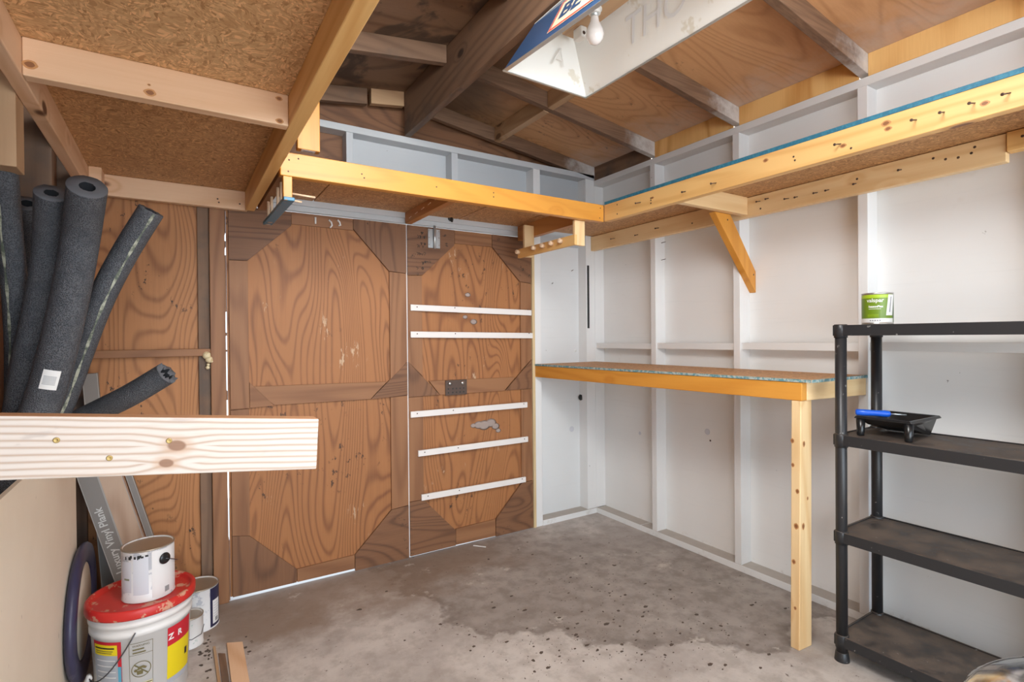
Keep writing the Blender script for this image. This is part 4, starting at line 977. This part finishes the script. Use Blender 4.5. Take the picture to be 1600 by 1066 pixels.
# drowning warning panel
for (a, b, c, d) in ((-.27, .19, .2475, .249), (-.27, .19, .02, .0215), (-.27, -.262, .02, .249), (.182, .19, .02, .249), (-.27, .19, .206, .2072)):
    bp('warning_frame', a, b, c, d, M['olive_ink'], 1)
bp('warning_ground', -.265, .185, .02, .105, plain('pale_yellow_print', (.72, .66, .45), .5), .5)
text_part('warning_print', 'WARNING', .010, lambda u, v: bm_(u-.04*W, v+.238, 2), M['olive_ink'], bk)
bp('text_line', -.20, .02, .2235, .228, M['olive_ink'], 2)
bp('text_line', -.20, .05, .212, .2165, M['olive_ink'], 2)
def ringpart(cu, cv, r0, r1, mat, k):
    n = 40; vs = []
    for i in range(n):
        a = 2*PI*i/n; vs += [bm_(cu+r0*math.cos(a), cv+r0*math.sin(a), k), bm_(cu+r1*math.cos(a), cv+r1*math.sin(a), k)]
    MB().add(vs, [(2*i, 2*i+1, (2*i+3) % (2*n), (2*i+2) % (2*n)) for i in range(n)], True).build('warning_ring', mat, bk)
cu, cv = -.04*W, .153
ringpart(cu, cv, .026, .0285, M['olive_ink'], 2)
def flat(nm, pts, k=2): MB().add([bm_(cu+a, cv+b, k) for a, b in pts], [tuple(range(len(pts)))]).build(nm, M['olive_ink'], bk)
flat('warning_slash', [(-.021, .018), (-.018, .021), (.021, -.018), (.018, -.021)], 3)
flat('pictogram_pail', [(-.012, -.018), (.004, -.018), (.006, -.004), (-.014, -.004)]); flat('pictogram_child', [(-.014, .0), (-.006, .010), (.006, .012), (.016, .004), (.012, -.001), (.002, .004), (-.008, -.002)])
ringpart(cu-.016, cv-.002, .0, .005, M['olive_ink'], 2)
for k in range(9): bp('text_line', -.25, .17-.05*(k % 3), .098-.0085*k, .1015-.0085*k, M['olive_ink'], 2)
pts = []
for i in range(15):
    t = i/14; a = -1.25+1.12*t; v = .13+.16*t-.055*math.sin(PI*t); r = .163+.012*math.sin(PI*t)
    pts.append((bc[0]+r*math.cos(ba+a), bc[1]+r*math.sin(ba+a), v))
part('handle', MB().tube(pts, .0024, 8), M['wire'], bk, 0)
part('handle_grip', MB().tube([Vector(pts[0])+Vector((-.006, -.002, -.012)), Vector(pts[0])+Vector((.0, .0, .004)), Vector(pts[1])], .008, 12), M['bucket'], bk, 0)

def paint_can(name, label, c, z, R, H, side, extras=None, lid=M['canrust']):
    o = thing(name, label, 'paint can', (*c, z))
    part('body', MB().lathe([(R*.97, 0), (R+.0015, .0015), (R+.0015, .005), (R, .007), (R, H-.008), (R+.0015, H-.006), (R+.0015, H-.001), (R-.004, H), (R-.006, H-.007)], (*c, z), 48), side, o, 0)
    part('lid', MB().lathe([(R-.007, H-.008), (R-.010, H-.004), (R-.013, H-.008), (R-.02, H-.012), (0, H-.011)], (*c, z), 48), lid, o, 0)
    part('rim', MB().lathe([(R+.0018, H-.005), (R+.0018, H-.0005), (R-.003, H+.0008), (R-.005, H-.004)], (*c, z), 48), M['tin'], o, 0)
    return o
c1 = (-.102, 2.392); pc = paint_can('paint_can', 'dirty white gallon paint can standing on the red bucket lid', c1, .3548, .082, .188, M['canwhite'])
ca = math.atan2(-c1[1], -c1[0])
def cm(r): return lambda u, v: Vector((c1[0]+r*math.cos(ca+u/.082), c1[1]+r*math.sin(ca+u/.082), .3548+v))
patch('label_side', cm(.0827), .01, .12, .012, .178, plain('clean_white_can_paper', (.74, .72, .71), .45), pc, 16)
patch('label_text_block', cm(.0829), -.10, -.055, .04, .15, M['pale_ink'], pc, 10); patch('label_text_block', cm(.0829), -.048, .0, .03, .165, M['pale_ink'], pc, 10)
for k in range(7): patch('barcode_bar', cm(.0831), .052+.0026*k, .0534+.0026*k, .018, .038, M['ink'], pc, 2)
MB().lathe([(.019, 0), (.021, .002), (.019, .006), (.0, .007)], cm(.082)(.052, .142), 24, (math.cos(ca+.052/.082), math.sin(ca+.052/.082), 0)).build('handle_ear', M['black'], pc)
p0 = cm(.089)(.052, .142); p1 = cm(.090)(.085, .125); p2 = cm(.091)(.125, .105); p3 = cm(.091)(.17, .09)
part('handle', MB().tube([p0, p1, p2, p3], .0017, 8), M['wire'], pc, 0)
rk = random.Random(5)
for k in range(9):
    u, v = -.08+rk.random()*.075, .168+rk.random()*.006
    patch('paint_drip', cm(.0832), u, u+.004+rk.random()*.006, v-.006-rk.random()*.006, v, M['ink'], pc, 3)
patch('green_smear', cm(.0832), -.085, -.062, .083, .09, plain('green_smear_paint', (.22, .24, .16), .5), pc, 4)

c2 = (.064, 2.79); pc2 = paint_can('paint_can', 'rusty-lidded gallon paint can with navy edge on the floor behind the bucket', c2, 0, .083, .19, M['canwhite'])
a2 = math.atan2(-c2[1], -c2[0])
def cm2(r): return lambda u, v: Vector((c2[0]+r*math.cos(a2+u/.083), c2[1]+r*math.sin(a2+u/.083), v))
patch('navy_band', cm2(.0837), .05, .20, .008, .182, M['navy'], pc2, 14); patch('white_panel', cm2(.084), .062, .105, .02, .125, M['label'], pc2, 6)
for k in range(6): patch('text_line', cm2(.0843), .067, .10, .05+.012*k, .054+.012*k, M['pale_ink'], pc2, 4)
patch('barcode', cm2(.0843), .075, .095, .028, .045, M['grey_ink'], pc2, 4)
c3 = (.026, 2.640); pc3 = paint_can('paint_can', 'small drippy white paint can squeezed between bucket and gallon can', c3, 0, .0535, .128, spat('dripped_white_can', (.72, .70, .68), (.42, .52, .46), .60, 12))
part('handle', MB().tube([(c3[0]+.056, c3[1]-.01, .075), (c3[0]+.045, c3[1]-.04, .05), (c3[0]+.01, c3[1]-.058, .044), (c3[0]-.03, c3[1]-.05, .05)], .0015, 8), M['wire'], pc3, 0)

# ---- navy oval lid on edge against the wallboard
dc = Vector((-.314, 2.535, .292))
dk_ = thing('oval_lid', 'dark navy oval plastic lid standing on edge between wallboard and bucket', 'lid', (dc.x, dc.y, 0))
part('rim', MB().lathe([(.165, -.006), (.20, -.014), (.222, -.016), (.236, -.006), (.238, .004), (.230, .014), (.20, .016), (.17, .010), (.162, 0), (.165, -.006)], dc, 64, (1, 0, 0), 1.24), M['disc'], dk_, 0)
part('face', MB().lathe([(0, -.004), (.164, -.004), (.164, .004), (0, .004)], dc, 64, (1, 0, 0), 1.24), M['disc_in'], dk_, 0)

# ---- flooring cartons leaning in the corner
def leaning_box(label, name, xb, lean, y0, y1, w, L, mat, text=None, top=None):
    o = thing(name, label, 'carton', (xb, (y0+y1)/2, 0), 'flooring cartons')
    d = Vector((-math.sin(lean), 0, math.cos(lean))); s = Vector((math.cos(lean), 0, math.sin(lean)))
    lift = 0
    a = Vector((xb, y0, lift)); m = MB()
    m.prism([a, a+s*w, a+s*w+d*L, a+d*L], (0, y1-y0, 0)); m.build('carton', mat, o, .002)
    for k in (0, w): m2 = MB().bar(a+s*k+Vector((0, -.0006, 0)), a+s*k+d*L+Vector((0, -.0006, 0)), s*.003, (0, .001, 0)); m2.build('carton_edge', M['boxedge'], o)
    if text:
        org = a+s*(w*.47)+d*.462+Vector((0, -.001, 0))
        text_part('carton_lettering', text, .040, lambda u, v: org+d*u-s*v, M['boxink'], o, shear=0.0, bold=.0006)
    return o
LEAN = math.radians(14.5)
leaning_box('taupe carton lettered with flooring words, leaning behind the bucket', 'flooring_carton', -.165, LEAN, 2.79, 2.85, .062, .86, M['boxgrey'], 'Luxury Vinyl Plank')
leaning_box('wood-patterned carton leaning just right of the lettered taupe one', 'flooring_carton', -.100, LEAN, 2.80, 2.86, .075, .90, M['boxwood'], None)
leaning_box('slim brown carton leaning outermost, at the right of the wood-patterned one', 'flooring_carton', -.020, LEAN, 2.885, 2.93, .022, .90, M['boxgrey'], None)
leaning_box('tall taupe carton standing almost upright in the back corner behind the foam tubes', 'flooring_carton', -.275, math.radians(3.5), 2.88, 2.93, .05, 1.16, M['boxgrey'], None)

# ---- offcuts on the floor
def slab(name, label, poly, h, mat, cat='offcut', z=0.0, group=None):
    o = MB().prism([(x, y, z) for x, y in poly], (0, 0, h)).build(name, mat, None, .001); return tag(o, label, cat, group)
slab('wood_offcut', 'reddish wooden offcut lying on the floor right of the bucket', [(.161, 2.541), (.219, 2.514), (.212, 2.10), (.154, 2.11)], .012, m_pink('Y'))
slab('wood_offcut', 'thin tan stick on the floor beside the reddish offcut', [(.110, 2.546), (.120, 2.546), (.124, 2.12), (.114, 2.12)], .010, m_tan('Y'))
slab('wood_offcut', 'dark brown strip on the floor between tan stick and reddish offcut', [(.127, 2.488), (.151, 2.470), (.150, 2.12), (.127, 2.12)], .006, m_dark('Y'))
slab('paper_scrap', 'small white scrap on the floor before the batten door', [(1.54, 2.905), (1.548, 2.908), (1.60, 2.846), (1.594, 2.840)], .004, M['plaster'], 'scrap')

# ---- flakes on the concrete: uncountable grit
gr = MB(); rg = random.Random(11)
for k in range(520):
    if k % 2: cxy = rg.choice(((1.45, 1.72), (1.95, 1.45), (1.9, 1.95), (1.25, 1.75), (1.7, 1.6))); x = rg.gauss(cxy[0], .13); y = rg.gauss(cxy[1], .12)
    else: x = rg.gauss(1.65, .5); y = rg.gauss(1.75, .55)
    if not (.25 < x < 2.5 and .9 < y < 2.85) or (x > 2.08 and y < 1.3): continue
    r = .0015+rg.random()**5*.010; n = 5; a0 = rg.random()*6; sx = rg.uniform(.5, 1.6)
    gr.prism([(x+r*sx*rg.uniform(.6, 1.3)*math.cos(a0+2*PI*i/n), y+r*rg.uniform(.5, 1)*math.sin(a0+2*PI*i/n), .0) for i in range(n)], (0, 0, .001+rg.random()*.001))
for k in range(160):
    x = rg.gauss(.10, .10); y = rg.gauss(2.55, .16)
    if x < .06 or y > 2.9 or (x-.026)**2+(y-2.64)**2 < .0035 or (x-.064)**2+(y-2.79)**2 < .0075 or x > .24 or .105 < x < .222: continue
    r = .003+rg.random()**2*.007; n = 5; a0 = rg.random()*6
    gr.prism([(x+r*rg.uniform(.6, 1.3)*math.cos(a0+2*PI*i/n), y+r*rg.uniform(.5, 1)*math.sin(a0+2*PI*i/n), .0) for i in range(n)], (0, 0, .002))
o = gr.build('debris', plain('dark_grit', (.085, .06, .045), .8)); tag(o, 'dark flakes and grit scattered over the concrete floor', 'debris', kind='stuff')

# ================================================================= HEADLIGHT (bottom right)
hc = Vector((1.392, .305, .585)); ax = Vector((-.18, .30, .93)).normalized()
hl = thing('car_headlight', 'clear chrome-backed vehicle headlight poking into the lower right corner', 'headlight', (hc.x, hc.y, 0))
part('reflector', MB().lathe([(.118, -.004), (.108, .012), (.085, .026), (.05, .036), (.02, .040), (0, .040)], hc, 48, ax), M['chrome'], hl, 0)
part('bezel', MB().lathe([(.119, -.014), (.132, -.014), (.136, -.002), (.133, .008), (.126, .010), (.122, .002), (.119, -.014)], hc, 64, ax), M['chrome'], hl, 0)
part('lens', MB().lathe([(.125, .009), (.114, .030), (.09, .045), (.05, .056), (0, .060)], hc, 48, ax).lathe([(.122, .009), (.111, .028), (.088, .042), (.05, .053), (0, .057)], hc, 48, ax), M['glass'], hl, 0)
part('housing', MB().lathe([(0, -.12), (.06, -.115), (.10, -.08), (.125, -.03), (.1315, -.0145)], hc, 48, ax), M['bodydark'], hl, 0)
part('mount', MB().tube([hc-ax*.10, hc-ax*.16+Vector((0, 0, -.08)), (hc.x+.04, hc.y-.10, .0)], .045, 20), M['bodydark'], hl, 0)
